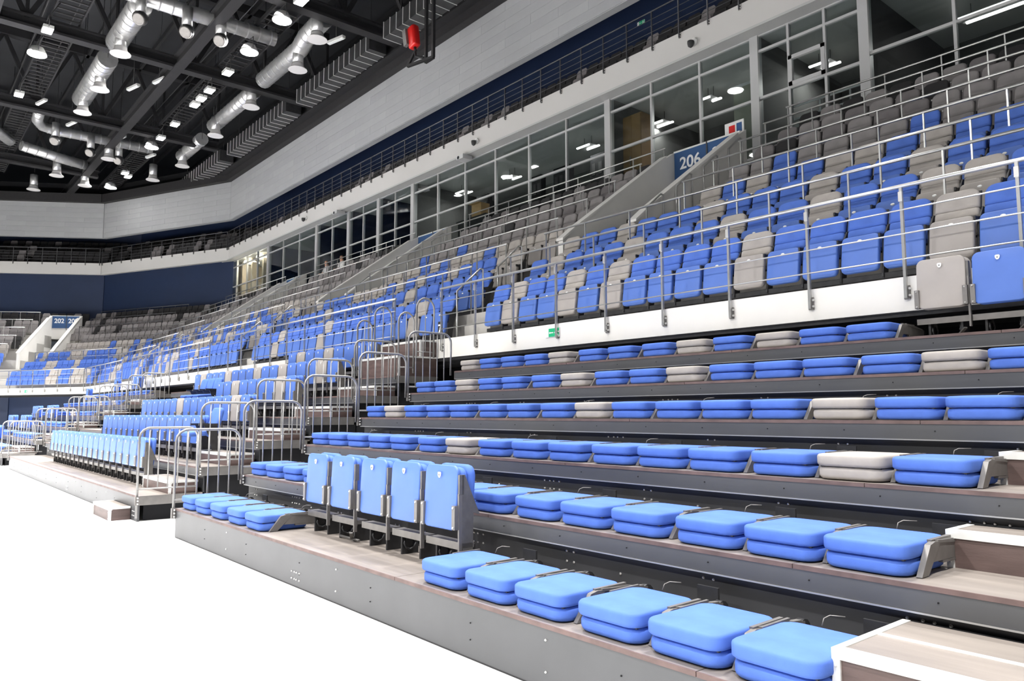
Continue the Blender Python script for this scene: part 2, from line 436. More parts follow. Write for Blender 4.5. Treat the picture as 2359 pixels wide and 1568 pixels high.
struct(MB().box(-45.8, 4, 7.35 + 8, GY + 0.1, 10.62, 10.68).build('trim_soffit', 'soffit'))
# lamps in the suites: pairs of short tubes under the ceiling
for i, (x, y, z, ln, kd) in enumerate([(-23.8, 17.4, 10.3, .5, 'strip'), (-21.1, 17.65, 10.3, .5, 'strip'), (-17.0, 17.5, 10.3, .55, 'strip'), (-14.2, 17.75, 10.3, .6, 'strip'),
                                       (-12.1, 17.4, 10.3, .3, 'strip'), (-10.6, 17.98, 10.3, .9, 'strip'), (-9.0, 17.85, 10.3, .5, 'strip'), (-5.4, 18.2, 10.3, 1.2, 'strip')]):
    l = thing('tube_lamp', ['pair of slim tube lights hung in the suite beside the carton', 'pair of slim tube lights near the wall screens of the long suite', 'pair of slim tube lights close to the long suite end post',
                            'pair of slim tube lights by the brown cupboard', 'short pair of tube lights near the olive door', 'long zigzag tube light beside the opening casement',
                            'pair of tube lights behind the opening casement', 'large bright double tube light in the darkest suite'][i], 'lamp', (x, y, z))
    for q in (-1, 1):
        MB().box(-ln / 2 + q * .08, ln / 2 + q * .08, q * .16 - .03, q * .16 + .03, 0, .04).build('tube', kd, l)
    for q in (-1, 1): MB().tube([(q * ln * .3, 0, 0.03), (q * ln * .3, 0, 10.66 - z)], 0.008, 5).build('cord', 'raildark', l)
    MB().box(-ln / 2, ln / 2, -.2, .2, .035, .05).build('tray', 'wframe', l)
    ld = bpy.data.lights.new('tube_glow', 'AREA'); ld.energy = 26 if i < 7 else 10; ld.size = .5; ld.color = (1, .95, .9)
    lo = bpy.data.objects.new('tube_glow', ld); COL.objects.link(lo); lo.location = (0, 0, -0.04); lo.parent = l
for i, x in enumerate((-43.6, -41.7)):
    l = tag(MB().lathe([(.05, .12), (.42, .10), (.45, 0.0), (.40, -.02)], (0, 0, 0), 16).build('ceiling_lamp', 'warmlight', None, (x, 16.4, 10.42)), 'round warm ceiling light glowing in the cream corner suite', 'lamp', 'warm lights of the corner suite')
    ld = bpy.data.lights.new('warm_bulb', 'POINT'); ld.energy = 70; ld.color = (1, .86, .68); ld.shadow_soft_size = .3
    lo = bpy.data.objects.new('warm_bulb', ld); COL.objects.link(lo); lo.location = (0, 0, -0.25); lo.parent = l
for x in (-44.9, -43.3, -41.6): struct(MB().box(x - .12, x + .12, GY + .5, GY + .75, GZ0, 10.7).build('trim_corner_suite_column', 'warmroom'))
# furniture seen through the glass
c = thing('cupboard', 'tall brown wooden cupboard inside the suite', 'cupboard', (-14.05, 16.3, GZ0))
MB().box(-.34, .34, 0, .5, 0, 2.6).build('body', 'brown', c); MB().box(-.33, -.005, -.03, 0, .05, 2.55).build('door', 'brown', c); MB().box(.005, .33, -.03, 0, .05, 2.55).build('door', 'brown', c)
MB().box(-.06, -.03, -.06, -.03, 1.1, 1.35).build('handle', 'plate', c)
c = thing('carton', 'brown cardboard carton standing in the long suite', 'box', (-21.4, 16.2, GZ0 + 1.05))
MB().box(-.28, .28, 0, .4, 0, .5).build('body', 'carton', c); MB().box(-.28, .28, -.12, .0, .48, .50).build('flap', 'carton', c)
c = thing('counter', 'low dark counter under the carton in the long suite', 'counter', (-21.6, 16.1, GZ0))
MB().box(-.9, .9, 0, .65, 1.0, 1.05).build('top', 'roomdark', c); MB().box(-.85, .85, .05, .6, 0, 1.0).build('body', 'roomdark', c)
c = thing('service_door', 'pale olive door at the end of the three pane suite', 'door', (-10.35, 16.6, GZ0))
MB().box(-.5, .5, 0, .06, 0, 2.35).build('leaf', 'olive', c); MB().box(.36, .42, -.05, 0, 1.0, 1.1).build('handle', 'framedark', c); MB().box(-.58, .58, .0, .09, 2.35, 2.43).build('frame', 'wframe', c)
for i, (x, wd, lb) in enumerate([(-23.0, .7, 'black equipment rack on the suite wall next to the carton'), (-19.9, .7, 'black equipment rack between the two pairs of tube lights'),
                                 (-18.5, .8, 'black equipment rack with bright slots near the end post'), (-16.6, 1.0, 'wide black wall screen with switch panel at the suite end')]):
    c = thing('equipment_rack', lb, 'rack', (x, GY + 1.9, GZ0))
    MB().box(-wd / 2, wd / 2, 0, .23, 0.0, 2.5).build('cabinet', 'void', c)
    for q in range(4): MB().box(-wd / 2 + .08 + q * wd * .23, -wd / 2 + .13 + q * wd * .23, -.01, 0, .3, 1.1).build('slot', 'plate', c)
    for q in range(3): MB().box(-wd / 2 + .08 + q * wd * .3, -wd / 2 + .08 + q * wd * .3 + .15, -.01, 0, 1.8, 2.2).build('screen', 'roomdark', c)
c = thing('press_desk', 'white fronted press desk with glass screen behind the opening casement', 'desk', (-8.0, 16.5, GZ0))
MB().box(-1.2, 1.0, 0, .05, 0, .95).build('front_panel', 'fascia', c); MB().box(-1.25, 1.05, -.05, .6, .95, 1.0).build('desk_top', 'wframe', c)
MB().box(-1.25, 1.05, -.03, .0, 1.28, 1.32).build('screen_rail', 'wframe', c)
for q in range(4): MB().box(-1.2 + q * .72, -1.16 + q * .72, -.03, .01, 1.0, 1.3).build('screen_post', 'wframe', c)
# wall cameras on the balcony front
for i, (x, z, lb) in enumerate([(-11.16, 10.95, 'white dome camera on the balcony front above the three pane suite'), (-20.3, 10.95, 'white dome camera on the balcony front above the long suite'), (-34.0, 11.0, 'white dome camera on the balcony front above the navy suites')]):
    c = thing('dome_camera', lb, 'camera', (x, 15.4, z))
    MB().lathe([(.10, 0), (.10, -.06)], (0, 0, 0), 12, 'y').build('base', 'alu', c)
    MB().tube([(0, -.05, 0), (0, -.16, -.03)], .04, 8).build('arm', 'alu', c)
    MB().lathe([(.02, -.17), (.07, -.13), (.085, -.06), (.085, 0)], (0, -.16, -.02), 12).build('dome', 'roomdark', c)
for i, (x, z) in enumerate([(-21.0, 10.5), (-30.5, 10.5)]):
    c = thing('projector', ['small grey projector box on the soffit over the long suite', 'small grey projector box on the soffit over the navy suites'][i], 'projector', (x, 15.3, z))
    MB().box(-.2, .2, -.15, .25, -.05, .1).build('housing', 'wframe', c); MB().lathe([(.06, -.16), (.06, -.02)], (-.08, 0, .02), 10, 'y').build('lens', 'void', c)
    MB().box(-.03, .03, 0, .06, .1, .16).build('bracket', 'raildark', c)

# ------------------------------------------------------------------ telescopic stands: rows of tread, beam and riser
def bolts_mesh(xs, y, zs, r=0.009):
    b = MB()
    for x in xs:
        for z in zs: b.lathe([(r, 0.004), (r, -0.004), (r * .6, -0.009)], (x, y, z), 6, 'y')
    return b
ROWW = ['bottom', 'second', 'third', 'fourth', 'fifth', 'sixth']
def tele_block(xa, xb, lab, grp):
    for r in range(1, 7):
        y, z = ty(r), tz(r)
        root = thing('stand_row', '%s row platform of the %s' % (ROWW[r - 1], lab), 'platform', ((xa + xb) / 2, y, 0), 0, grp)
        hw = (xb - xa) / 2
        n = max(1, round((xb - xa) / 2.44)); w = (xb - xa) / n
        for j in range(n):
            MB().box(-hw + j * w + .003, -hw + (j + 1) * w - .003, 0.004, YD + .048, z - .022, z).build('tread_panel', 'tread', root)
            MB().box(-hw + j * w + .003, -hw + (j + 1) * w - .003, -0.006, .004, z - .024, z).build('tread_edging', 'treadedge', root)
        if r == 1:
            MB().box(-hw, hw, 0.0, .03, .012, z - .024).build('front_panel', 'beam', root)
            MB().box(-hw, hw, 0.004, .03, 0, .012).build('floor_seal', 'framedark', root)
            xs = [-hw + .55 + i * 1.24 for i in range(int((2 * hw - .6) / 1.24) + 1)]
            b = bolts_mesh([x for i, x in enumerate(xs) if i % 2], 0, (.10, .27), .008)
            for x in xs[2::4]:
                bb = bolts_mesh([x + .4, x + .46, x + .50, x + .56], 0, (.07, .13), .008); b.add(bb.v, bb.f)
            o = b.build('bolts', 'bolt', root); o['kind'] = 'stuff'
            o = bolts_mesh([x + .55 for x in xs], 0.002, (.12, .22), .005).build('holes', 'void', root); o['kind'] = 'stuff'
        else:
            MB().box(-hw, hw, 0.0, .045, z - .125, z - .024).build('front_beam', 'beam', root)
            MB().box(-hw, hw, -.008, .05, z - .134, z - .126).build('lip', 'lip', root)
            MB().box(-hw + .03, hw, .05, .07, tz(r - 1), z - .126).build('riser', 'riser', root)
            b = MB(); zz = tz(r - 1)
            for i in range(int(2 * hw / 1.15)):
                x = -hw + .25 + i * 1.15
                xs = (x, x + .07) if i % 3 != 1 else (x, x + .07, x + .12, x + .19)
                bb = bolts_mesh(xs, .05, (zz + .125, zz + .195)); b.add(bb.v, bb.f)
                if i % 2: bb = bolts_mesh((x + .5,), .05, (zz + .115,)); b.add(bb.v, bb.f)
            o = b.build('bolts', 'bolt', root); o['kind'] = 'stuff'
            o = bolts_mesh([-hw + .4 + i * .62 for i in range(int(2 * hw / .62))], 0.0, (z - .07,), .004).build('holes', 'void', root); o['kind'] = 'stuff'
        for x in (-hw - .012, hw):
            MB().box(x, x + .012, -.004, YD, z - .13, z).build('end_plate', 'plate', root)
XA0, XA1 = -9.92, 3.0
XB0, XB1 = -25.3, -11.7
XC0, XC1 = -38.6, -27.0
tele_block(XA0, XA1, 'folding stand with the five raised seats', 'rows of the near folding stand')
tele_block(XB0, XB1, 'folding stand whose seats stand upright', 'rows of the middle folding stand')
tele_block(XC0, XC1, 'far folding stand beside the end wall', 'rows of the far folding stand')
# added black sheets stand in for the shade under the open stand ends
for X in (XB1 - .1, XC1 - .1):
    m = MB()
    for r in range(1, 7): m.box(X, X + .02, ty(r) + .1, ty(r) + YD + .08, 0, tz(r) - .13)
    struct(m.build('stand_end_shade', 'void'))

# ------------------------------------------------------------------ seat models
def put(parts, name, label, cat, loc, rz, group):
    root = thing(name, label, cat, loc, rz, group)
    for pn, me, sub in parts:
        o = link(pn, me, root)
        for sn, sme in sub: link(sn, sme, o)
    return root
MC = {}
def cached(key, fn):
    if key not in MC: MC[key] = fn()
    return MC[key]
def folded_parts(c, hook, left):
    # seat folded down flat on the tread: backrest below, tipped seat on top, arm plates running back to the pivot
    back = cached(('fb', c), lambda: cushion(MB(), .424, .51, .080, .080, .026, .0).xf(Matrix.Translation((0, .014, .004))).mesh('backrest', c))
    seat = cached(('fs', c), lambda: cushion(MB(), .432, .52, .076, .072, .019, .004).xf(Matrix.Translation((.002, 0, .086))).mesh('seat', c))
    gap_shade = cached(('fsm',), lambda: MB().box(-.19, .19, .05, .50, .079, .0875).mesh('gap_shade', 'framedark'))  # dark slab stands in for the shadow in the gap between cushions
    def arm(sx):
        m = MB(); x = sx * .236
        m.prism([(.095, .004), (.175, .004), (.33, .150), (.265, .156), (.21, .145)], x - .014, x + .014)
        m.prism([(.24, .06), (.52, .055), (.66, .050), (.70, .075), (.70, .120), (.52, .150), (.33, .158)], x - .011, x + .011)
        m.bar((x, .30, .155), (x, .66, .125), .030, .014)
        m.bar((x, .36, .050), (x, .64, .045), .026, .012)
        return m
    armm = cached(('fa', 1), lambda: arm(1).mesh('arm', 'plate'))
    arml = cached(('fa', -1), lambda: arm(-1).mesh('arm', 'plate'))
    pd = cached(('fp',), lambda: MB().bar((.224, .26, .156), (.224, .52, .158), .022, .014).mesh('arm_pad', 'plate'))
    pd2 = cached(('fp2',), lambda: MB().bar((-.219, .30, .156), (-.219, .54, .158), .016, .012).mesh('arm_pad', 'plate'))
    def hinge():
        m = MB(); m.tube([(-.23, .535, .12), (.23, .535, .12)], .016, 8); return m
    hr = cached(('fhr',), lambda: MB().tube([(-.23, .66, .085), (.23, .66, .085)], .018, 8).mesh('rear_tube', 'frame'))
    hg = cached(('fh',), lambda: hinge().mesh('hinge_tube', 'frame'))
    pv = cached(('fv',), lambda: MB().lathe([(.055, -.02), (.055, .02)], (0, 0, 0), 12, 'y').xf(Matrix.Translation((.225, .70, .075)) @ Matrix.Rotation(R(90), 4, 'Z')).mesh('pivot', 'framedark'))
    pin = cached(('fpn',), lambda: MB().box(.205, .228, .66, .76, .0, .05).mesh('pivot_foot', 'frame'))
    parts = [('backrest', back, []), ('seat', seat, []), ('gap_shade', gap_shade, []), ('arm', armm, []), ('arm_pad', pd, []), ('arm_pad', pd2, []), ('hinge_tube', hg, []), ('rear_tube', hr, []), ('pivot', pv, [('pivot_foot', pin)])]
    if left: parts.append(('arm', arml, []))
    if hook:
        def hk():
            m = MB(); m.tube([(-.06, .56, .155), (-.06, .58, .185), (-.045, .61, .197), (.02, .63, .199)], .003, 6); return m
        parts.append(('hook', cached(('fk',), lambda: hk().mesh('hook', 'plate')), []))
        parts.append(('stop_plate', cached(('fq',), lambda: MB().box(.06, .20, .72, .735, .10, .185).mesh('stop_plate', 'framedark')), []))
    return parts
def standing_parts(c, endarm=False, pedal=True):
    # the same seat raised: seat tipped up in front, backrest behind, on a beam with feet
    cp = {'blue': 'bluepanel', 'grey': 'greypanel'}[c]
    T = Matrix.Translation((0, .43, .27)) @ Matrix.Rotation(R(86), 4, 'X')
    def panel():
        m = cushion(MB(), .425, .475, .03, .06, .010, 0, n=4); return m.xf(Matrix.Translation((0, .45, .29)) @ Matrix.Rotation(R(87), 4, 'X'))
    def pan2():
        m = cushion(MB(), .43, .465, .075, .07, .03, 0); return m.xf(Matrix.Translation((0, .525, .285)) @ Matrix.Rotation(R(87), 4, 'X'))
    def back():
        m = cushion(MB(), .43, .47, .075, .075, .032, 0); return m.xf(Matrix.Translation((0, .595, .297)) @ Matrix.Rotation(R(86), 4, 'X'))
    pm = cached(('sp', c), lambda: panel().mesh('seat_shell', cp)); p2 = cached(('s2', c), lambda: pan2().mesh('seat_cushion', c)); bk = cached(('sb', c), lambda: back().mesh('backrest', c))
    def bdg():
        m = MB(); m.prism([(-.020, .014), (-.012, .022), (.012, .022), (.020, .014), (.017, -.006), (.007, -.020), (-.007, -.020), (-.017, -.006)], 0, .004, 'y'); return m.xf(Matrix.Translation((0, .4235, .69)))
    bd = cached(('sd',), lambda: bdg().mesh('badge', 'badge'))
    bm_ = cached(('sdm',), lambda: MB().box(-.005, .005, .420, .4245, .685, .695).mesh('badge_mark', 'frame'))
    def clip(sx):
        m = MB(); x = sx * .208; m.box(x - .020, x + .020, .408, .47, .30, .475); return m
    def clipb(sx):
        return bolts_mesh((sx * .208,), .408, (.315, .46), .009)
    cl = [cached(('sc', q), lambda q=q: clip(q).mesh('side_clip', 'plate')) for q in (-1, 1)]
    cb = [cached(('scb', q), lambda q=q: clipb(q).mesh('clip_bolt', 'bolt')) for q in (-1, 1)]
    def post():
        m = MB(); m.bar((.228, .46, .10), (.228, .455, .56), .016, .03); return m
    po = cached(('so',), lambda: post().mesh('arm_post', 'plate'))
    pad = cached(('sr',), lambda: MB().box(.2165, .237, .445, .485, .555, .70).mesh('arm_pad', 'frame'))
    sd = cached(('sside',), lambda: MB().prism([(.47, .12), (.57, .12), (.575, .42), (.635, .40), (.495, .70), (.47, .70)], .222, .237).mesh('side_plate', 'frame'))
    def beam():
        m = MB(); m.box(-.237, .237, .47, .58, .165, .20); m.box(-.237, .237, .468, .478, .150, .205); return m
    be = cached(('sm',), lambda: beam().mesh('beam', 'plate'))
    def foot(x):
        m = MB(); m.box(x - .01, x + .01, .50, .66, 0, .17); x -= math.copysign(.02, x)
        m.tube([(x, .57 + .055 * math.cos(a), .09 + .055 * math.sin(a)) for a in [i * math.pi / 4 for i in range(9)]], .011, 5)
        return m
    ft = [cached(('sf', q), lambda q=q: foot(q).mesh('foot', 'framedark')) for q in (-.14, .14)]
    parts = [('seat_shell', pm, [('badge', bd), ('badge_mark', bm_)]), ('seat_cushion', p2, []), ('backrest', bk, []), ('side_clip', cl[0], [('clip_bolt', cb[0])]), ('side_clip', cl[1], [('clip_bolt', cb[1])]),
             ('arm_post', po, []), ('arm_pad', pad, []), ('beam', be, []), ('foot', ft[0], []), ('foot', ft[1], [])]
    if endarm: parts.append(('side_plate', sd, []))
    if pedal:
        def pe():
            m = MB(); m.tube([(-.13, .50, .02), (.235, .50, .02)], .012, 6); m.bar((.10, .50, .02), (.19, .44, .09), .03, .012); return m
        parts.append(('pedal', cached(('se',), lambda: pe().mesh('pedal', 'frame')), []))
    return parts
XCOL = [-9.88, -9.38, -8.85, -8.31, -7.80, -7.20, -6.67, -6.10, -5.58, -5.07, -4.53, -4.03, -3.54, -3.01, -2.53, -2.06]
RC = {1: 'BBBBBBBBBBBBBBBB', 2: 'BBBBBBBBBBBBBBBB', 3: 'BBBBBBGBBBBBBBGB', 4: 'BGBBBBBBGBBBBGBB', 5: 'BBGBBBGBBGBBBBGB', 6: 'GBBBGBBBGBGBBGBB'}
CN = {'B': 'blue', 'G': 'grey', 'K': 'black', 'D': 'darkgrey'}
ORD = ['first', 'second', 'third', 'fourth', 'fifth', 'sixth', 'seventh', 'eighth', 'ninth', 'tenth', 'eleventh', 'twelfth', 'thirteenth', 'fourteenth', 'fifteenth', 'sixteenth', 'seventeenth', 'eighteenth',
       'nineteenth', 'twentieth', 'twenty-first', 'twenty-second', 'twenty-third', 'twenty-fourth', 'twenty-fifth', 'twenty-sixth']
def fold_label(c, r, i, cs):
    col = 'blue' if c == 'B' else 'light grey'
    if r == 1 and i > 9: return 'blue folded seat, %s from the step box in the bottom row of the near stand' % ORD[15 - i]
    return '%s folded seat, %s from the handrail end of the near stand, %s row' % (col, ORD[i], ROWW[r - 1])
for r in range(1, 7):
    for i, x in enumerate(XCOL):
        c = RC[r][i]; xc = x + .235
        if r == 1 and 5 <= i <= 9:
            put(standing_parts('blue', i == 9, i in (6, 9)), 'raised_seat', ['blue raised seat nearest the handrail among the bottom row five', 'blue raised seat second of the five on the bottom row from the handrail', 'blue raised seat in the middle of the five on the bottom row',
                'blue raised seat fourth of the five on the bottom row from the handrail', 'blue raised seat with bare side plate, last of the bottom row five'][i - 5], 'seat', (xc, ty(1), tz(1)), 0, 'five raised seats of the bottom row')
        elif r == 6 and i >= 13:
            put(standing_parts('grey' if c == 'G' else 'blue'), 'raised_seat', ['grey raised seat on the top row in front of the white ledge', 'blue raised seat beside the grey one on the top row', 'blue raised seat last on the top row past the grey one'][i - 13], 'seat', (xc, ty(6), tz(6)), 0, 'raised seats at the end of the top row')
        else:
            put(folded_parts('blue' if c == 'B' else 'grey', i % 3 == 1 or i in (4, 10, 15), i == 0), 'folded_seat', fold_label(c, r, i, RC[r]), 'seat', (xc, ty(r) + .030, tz(r)), 0, 'seats folded flat on the near stand')
# middle stand: seats standing upright
BROW = {1: (18, 'B' * 18), 2: (15, 'B' * 15), 3: (15, 'BBBBBBGBBBBBBGB'), 4: (9, 'BBGBBBBGB'), 5: (18, 'BGBBBGBBBGBBGBBBGB'), 6: (9, 'BGBBGBBBB')}
BPOS = {}
for r, (n, cs) in BROW.items():
    for j in range(n):
        x = -13.42 - .475 * (n - 1 - j)
        c = cs[j]
        near = j == n - 1
        lb = '%s upright seat, %s from the stair in the %s row of the middle stand' % ('blue' if c == 'B' else 'grey', ORD[n - 1 - j], ROWW[r - 1])
        put(standing_parts('blue' if c == 'B' else 'grey', near, False), 'raised_seat', lb, 'seat', (x, ty(r), tz(r)), 0, 'upright seats of the middle stand')
    BPOS[r] = -13.42 - .475 * (n - 1)
def open_seat(c, x, r, lb):
    # one seat let down for sitting
    root = thing('lowered_seat', lb, 'seat', (x, ty(r), tz(r)), 0, 'seats let down in the middle stand')
    cushion(MB(), .40, .42, .08, .06, .03, .0).xf(Matrix.Translation((0, .12, .42)) @ Matrix.Rotation(R(3), 4, 'X')).build('seat', c, root)
    cushion(MB(), .43, .50, .075, .075, .032, 0).xf(Matrix.Translation((0, .585, .40)) @ Matrix.Rotation(R(76), 4, 'X')).build('backrest', c, root)
    for sx in (-.216, .216):
        MB().box(sx - .02, sx + .02, .28, .58, .60, .635).build('arm_pad', 'framedark', root)
        MB().prism([(.50, .60), (.36, .60), (.46, .40), (.52, .10), (.60, .10), (.58, .60)], sx - .008, sx + .008).build('side_plate', 'framedark', root)
    MB().box(-.235, .235, .47, .58, .165, .20).build('beam', 'plate', root)
    MB().box(-.15, .15, .50, .62, 0, .165).build('foot', 'framedark', root)
open_seat('blue', -13.42 + .475, 2, 'blue seat let down beside the stair on the second row of the middle stand')
for j in range(3): open_seat('blue', -17.9 - .475 * j, 4, ['blue let-down seat on the fourth row next to the upright ones', 'blue let-down seat between two others on the fourth row', 'blue let-down seat last of three on the fourth row'][j])
# folded and raised seats further along the middle and far stands
rnd = random.Random(3)
for r in range(1, 7):
    x = XC1 - 1.8; j = 0
    while x > XC0 + .3:
        up = (r in (1, 2, 3) and j in (8, 9, 10, 15, 16, 17)) or (r == 6 and j in (5, 6, 12)) or (r == 5 and j == 14)
        c = 'grey' if (r > 3 and rnd.random() < .12) else 'blue'
        if up: put(standing_parts(c, False, False), 'raised_seat', '%s upright seat, %s from the stair in the %s row of the far stand' % (c, ORD[j], ROWW[r - 1]), 'seat', (x, ty(r), tz(r)), 0, 'upright seats of the far stand')
        else: put(folded_parts(c, False, False), 'folded_seat', '%s folded seat, %s from the stair in the %s row of the far stand' % (c, ORD[j], ROWW[r - 1]), 'seat', (x, ty(r) + .035, tz(r)), 0, 'folded seats of the far stand')
        x -= .5; j += 1

# ------------------------------------------------------------------ hoop guards at the open stand ends
def hoop(X, r, lb, grp, y1=None, zb=None, h=.96):
    y0 = ty(r) - .02; y1 = y1 or y0 + .80; z0 = tz(r) - .12 if zb is None else zb; zt = tz(r) + h
    root = thing('guard_rail', lb, 'railing', (X, y0, 0), 0, grp)
    L = y1 - y0; rr = .14
    pts = [(0, 0, z0), (0, 0, zt - rr)] + [(0, rr - rr * math.cos(R(a)), zt - rr + rr * math.sin(R(a))) for a in (25, 50, 75)] + [(0, rr, zt), (0, L - rr, zt)]
    pts += [(0, L - rr + rr * math.sin(R(a)), zt - rr + rr * math.cos(R(a))) for a in (25, 50, 75)] + [(0, L, zt - rr), (0, L, z0 + ZR + .05)]
    MB().tube(pts, .017, 8).build('hoop', 'hoop', root)
    n = 6
    for i in range(1, n):
        MB().tube([(0, L * i / n, tz(r) + .10), (0, L * i / n, zt)], .0095, 6).build('bar', 'hoop', root)
    MB().tube([(0, 0, tz(r) + .10), (0, L, tz(r) + .10)], .013, 6).build('bottom_bar', 'hoop', root)
    for yy in (0.0,):
        c = MB().box(.0, .04, yy - .03, yy + .03, tz(r) - .12, tz(r) + .0).build('clamp', 'plate', root)
        b = MB()
        for zz in (tz(r) - .10, tz(r) - .06, tz(r) - .02): b.lathe([(.012, 0), (.012, .02)], (.05, yy - .01, zz), 6, 'y')
        b.build('bolt', 'bolt', c)
for r in range(1, 6):
    hoop(XA0 - .03, r, 'steel hoop guard with upright bars on the near stand, %s row' % ROWW[r - 1], 'hoop guards of the near stand')
for r in range(1, 6):
    hoop(XB1 + .03, r, 'steel hoop guard with upright bars by the middle stand stair, %s row' % ROWW[r - 1], 'hoop guards of the middle stand', zb=.05 if r == 1 else None)
    hoop(XB0 - .03, r, 'steel hoop guard at the far end of the middle stand on its %s row' % ROWW[r - 1], 'hoop guards at the far end of the middle stand')
    hoop(XC1 + .03, r, 'steel hoop guard of the far stand on its %s row' % ROWW[r - 1], 'hoop guards of the far stand')
for i, (X, y0, y1, z0, z1) in enumerate([(XB1 + .03, 7.1, 7.42, 2.25, 3.35), (XB1 + .03, 7.48, 7.86, 2.55, 3.65), (XB1 - 1.5, 7.1, 7.42, 2.25, 3.35), (XB1 - 1.5, 7.48, 7.86, 2.55, 3.65)]):
    root = thing('guard_rail', ['low arched steel guard on the open side of the top stair', 'high arched steel guard on the open side of the top stair', 'low arched steel guard on the seat side of the top stair', 'high arched steel guard on the seat side of the top stair'][i], 'railing', (X, y0, 0), 0, 'arched guards of the top stair')
    L = y1 - y0
    pts = [(0, 0, z0), (0, 0, z1 - L / 2)] + [(0, L / 2 - L / 2 * math.cos(R(a)), z1 - L / 2 + L / 2 * math.sin(R(a))) for a in (20, 45, 70, 90, 110, 135, 160)] + [(0, L, z1 - L / 2), (0, L, z0)]
    MB().tube(pts, .018, 8).build('hoop', 'hoop', root)
    MB().tube([(0, L / 2, z0 + .1), (0, L / 2, z1)], .010, 6).build('bar', 'hoop', root)
    MB().tube([(0, 0, z0 + .1), (0, L, z0 + .1)], .012, 6).build('bottom_bar', 'hoop', root)
# wooden step boxes with white metal edges
def step_box(x0, x1, y0, y1, z0, z1, lb, grp=None, mid=False):
    root = thing('step_box', lb, 'step', ((x0 + x1) / 2, y0, z0), 0, grp)
    hw = (x1 - x0) / 2; D = y1 - y0; H = z1 - z0
    MB().box(-hw + .02, hw - .02, .012, .03, .0, H - .03).build('front_panel', 'plywood', root)
    MB().box(-hw + .012, -hw + .03, .02, D, .0, H - .03).build('side_panel', 'plywood', root)
    MB().box(hw - .03, hw - .012, .02, D, .0, H - .03).build('side_panel', 'plywood', root)
    MB().box(-hw + .035, hw - .035, .04, D, H - .03, H - .004).build('top_panel', 'tread', root)
    MB().box(-hw, hw, 0, .045, H - .042, H).build('nosing', 'alu', root)
    for sx in (-1, 1):
        xa, xb = (-hw, -hw + .035) if sx < 0 else (hw - .035, hw)
        MB().box(xa, xb, 0, .035, 0, H - .042).build('corner_angle', 'alu', root)
        MB().box(xa, xb, .045, D, H - .03, H).build('side_angle', 'alu', root)
        bolts_mesh(((xa + xb) / 2,), 0, (.03, H - .07), .006).build('corner_bolt', 'bolt', root)
    if mid: MB().box(-hw + .035, hw - .035, D * .50, D * .50 + .035, H - .006, H - .001).build('grip_strip', 'alu', root)
step_box(-1.615, 0.2, 3.05, ty(2) - .012, tz(1), .555, 'large wooden step box with white edges and grip strip on the bottom row', 'step boxes of the near stand', True)
for r in range(2, 7):
    step_box(-1.615, 0.2, ty(r) + .53, ty(r) + YD - .012, tz(r), tz(r) + .19, 'shallow wooden step box with white edges on the %s row of the near stand' % ROWW[r - 1], 'step boxes of the near stand')
step_box(-13.05, -12.02, 2.60, ty(1) - .008, 0.0, .19, 'wooden step box with white edges standing on the court floor', 'step boxes of the middle stand')
for r in range(1, 6):
    step_box(-13.16, XB1 - .03, ty(r) + .42, ty(r) + YD - .012, tz(r), tz(r) + .185, 'wooden step box on the stair of the middle stand, %s row' % ROWW[r - 1], 'step boxes of the middle stand')
step_box(-13.16, XB1 - .03, ty(6) + .05, 7.97, tz(6), 2.57, 'tall wooden step box at the head of the stair under the white ledge', 'step boxes of the middle stand')
step_box(-13.16, XB1 - .03, 7.60, 7.97, 2.57, DECK - .02, 'uppermost wooden step box level with the white ledge', 'step boxes of the middle stand')
step_box(-28.4, -27.3, 2.60, ty(1) - .008, 0.0, .19, 'dark far step box on the court floor before the far stand', 'step boxes of the far stand')
for r in range(1, 6):
    step_box(-28.5, XC1 - .03, ty(r) + .42, ty(r) + YD - .012, tz(r), tz(r) + .185, 'wooden step box on the stair of the far stand, %s row' % ROWW[r - 1], 'step boxes of the far stand')
c = thing('row_number', 'black row plate with a white figure seven by the top stair', 'sign', (XB1 + .10, 7.95, 2.95))
MB().box(-.07, .07, 0, .015, 0, .28).build('plate', 'black', c)
label_text('7', .24, 'signwhite', c, Matrix.Translation((0, -.004, .06)) @ Matrix.Rotation(R(90), 4, 'X'))
# green exit signs
def exit_sign(loc, rz, lb):
    c = thing('exit_sign', lb, 'sign', loc, rz, 'green exit signs')
    MB().box(-.16, .16, -.012, 0, 0, .14).build('board', 'signwhite', c)
    MB().box(-.08, .155, -.015, -.012, .005, .135).build('green_field', 'green', c)
    MB().prism([(-.07, .0675), (-.045, .05), (-.045, .06), (.03, .06), (.03, .075), (-.045, .075), (-.045, .085)], -.018, -.015, 'y').build('arrow', 'signwhite', c)
    m = MB(); m.prism([(.085, .115), (.10, .13), (.115, .115), (.10, .10)], -.018, -.015, 'y'); m.prism([(.075, .09), (.125, .095), (.12, .055), (.09, .05)], -.018, -.015, 'y')
    m.prism([(.09, .055), (.11, .055), (.085, .02), (.06, .015)], -.018, -.015, 'y'); m.prism([(.105, .055), (.12, .055), (.145, .03), (.13, .015)], -.018, -.015, 'y'); m.prism([(.075, .09), (.085, .08), (.06, .055), (.05, .065)], -.018, -.015, 'y')
    m.build('running_man', 'signwhite', c)
exit_sign((-8.55, 7.975, 2.70), 0, 'green and white running man exit sign on the white ledge of the long stand')
exit_sign(P('B', 4.78, -.025, 2.66), TA, 'tiny green exit sign on the ledge of the angled end stand')
exit_sign((-16.07, 19.19, 14.75), 0, 'small green exit sign on the navy wall behind the balcony')

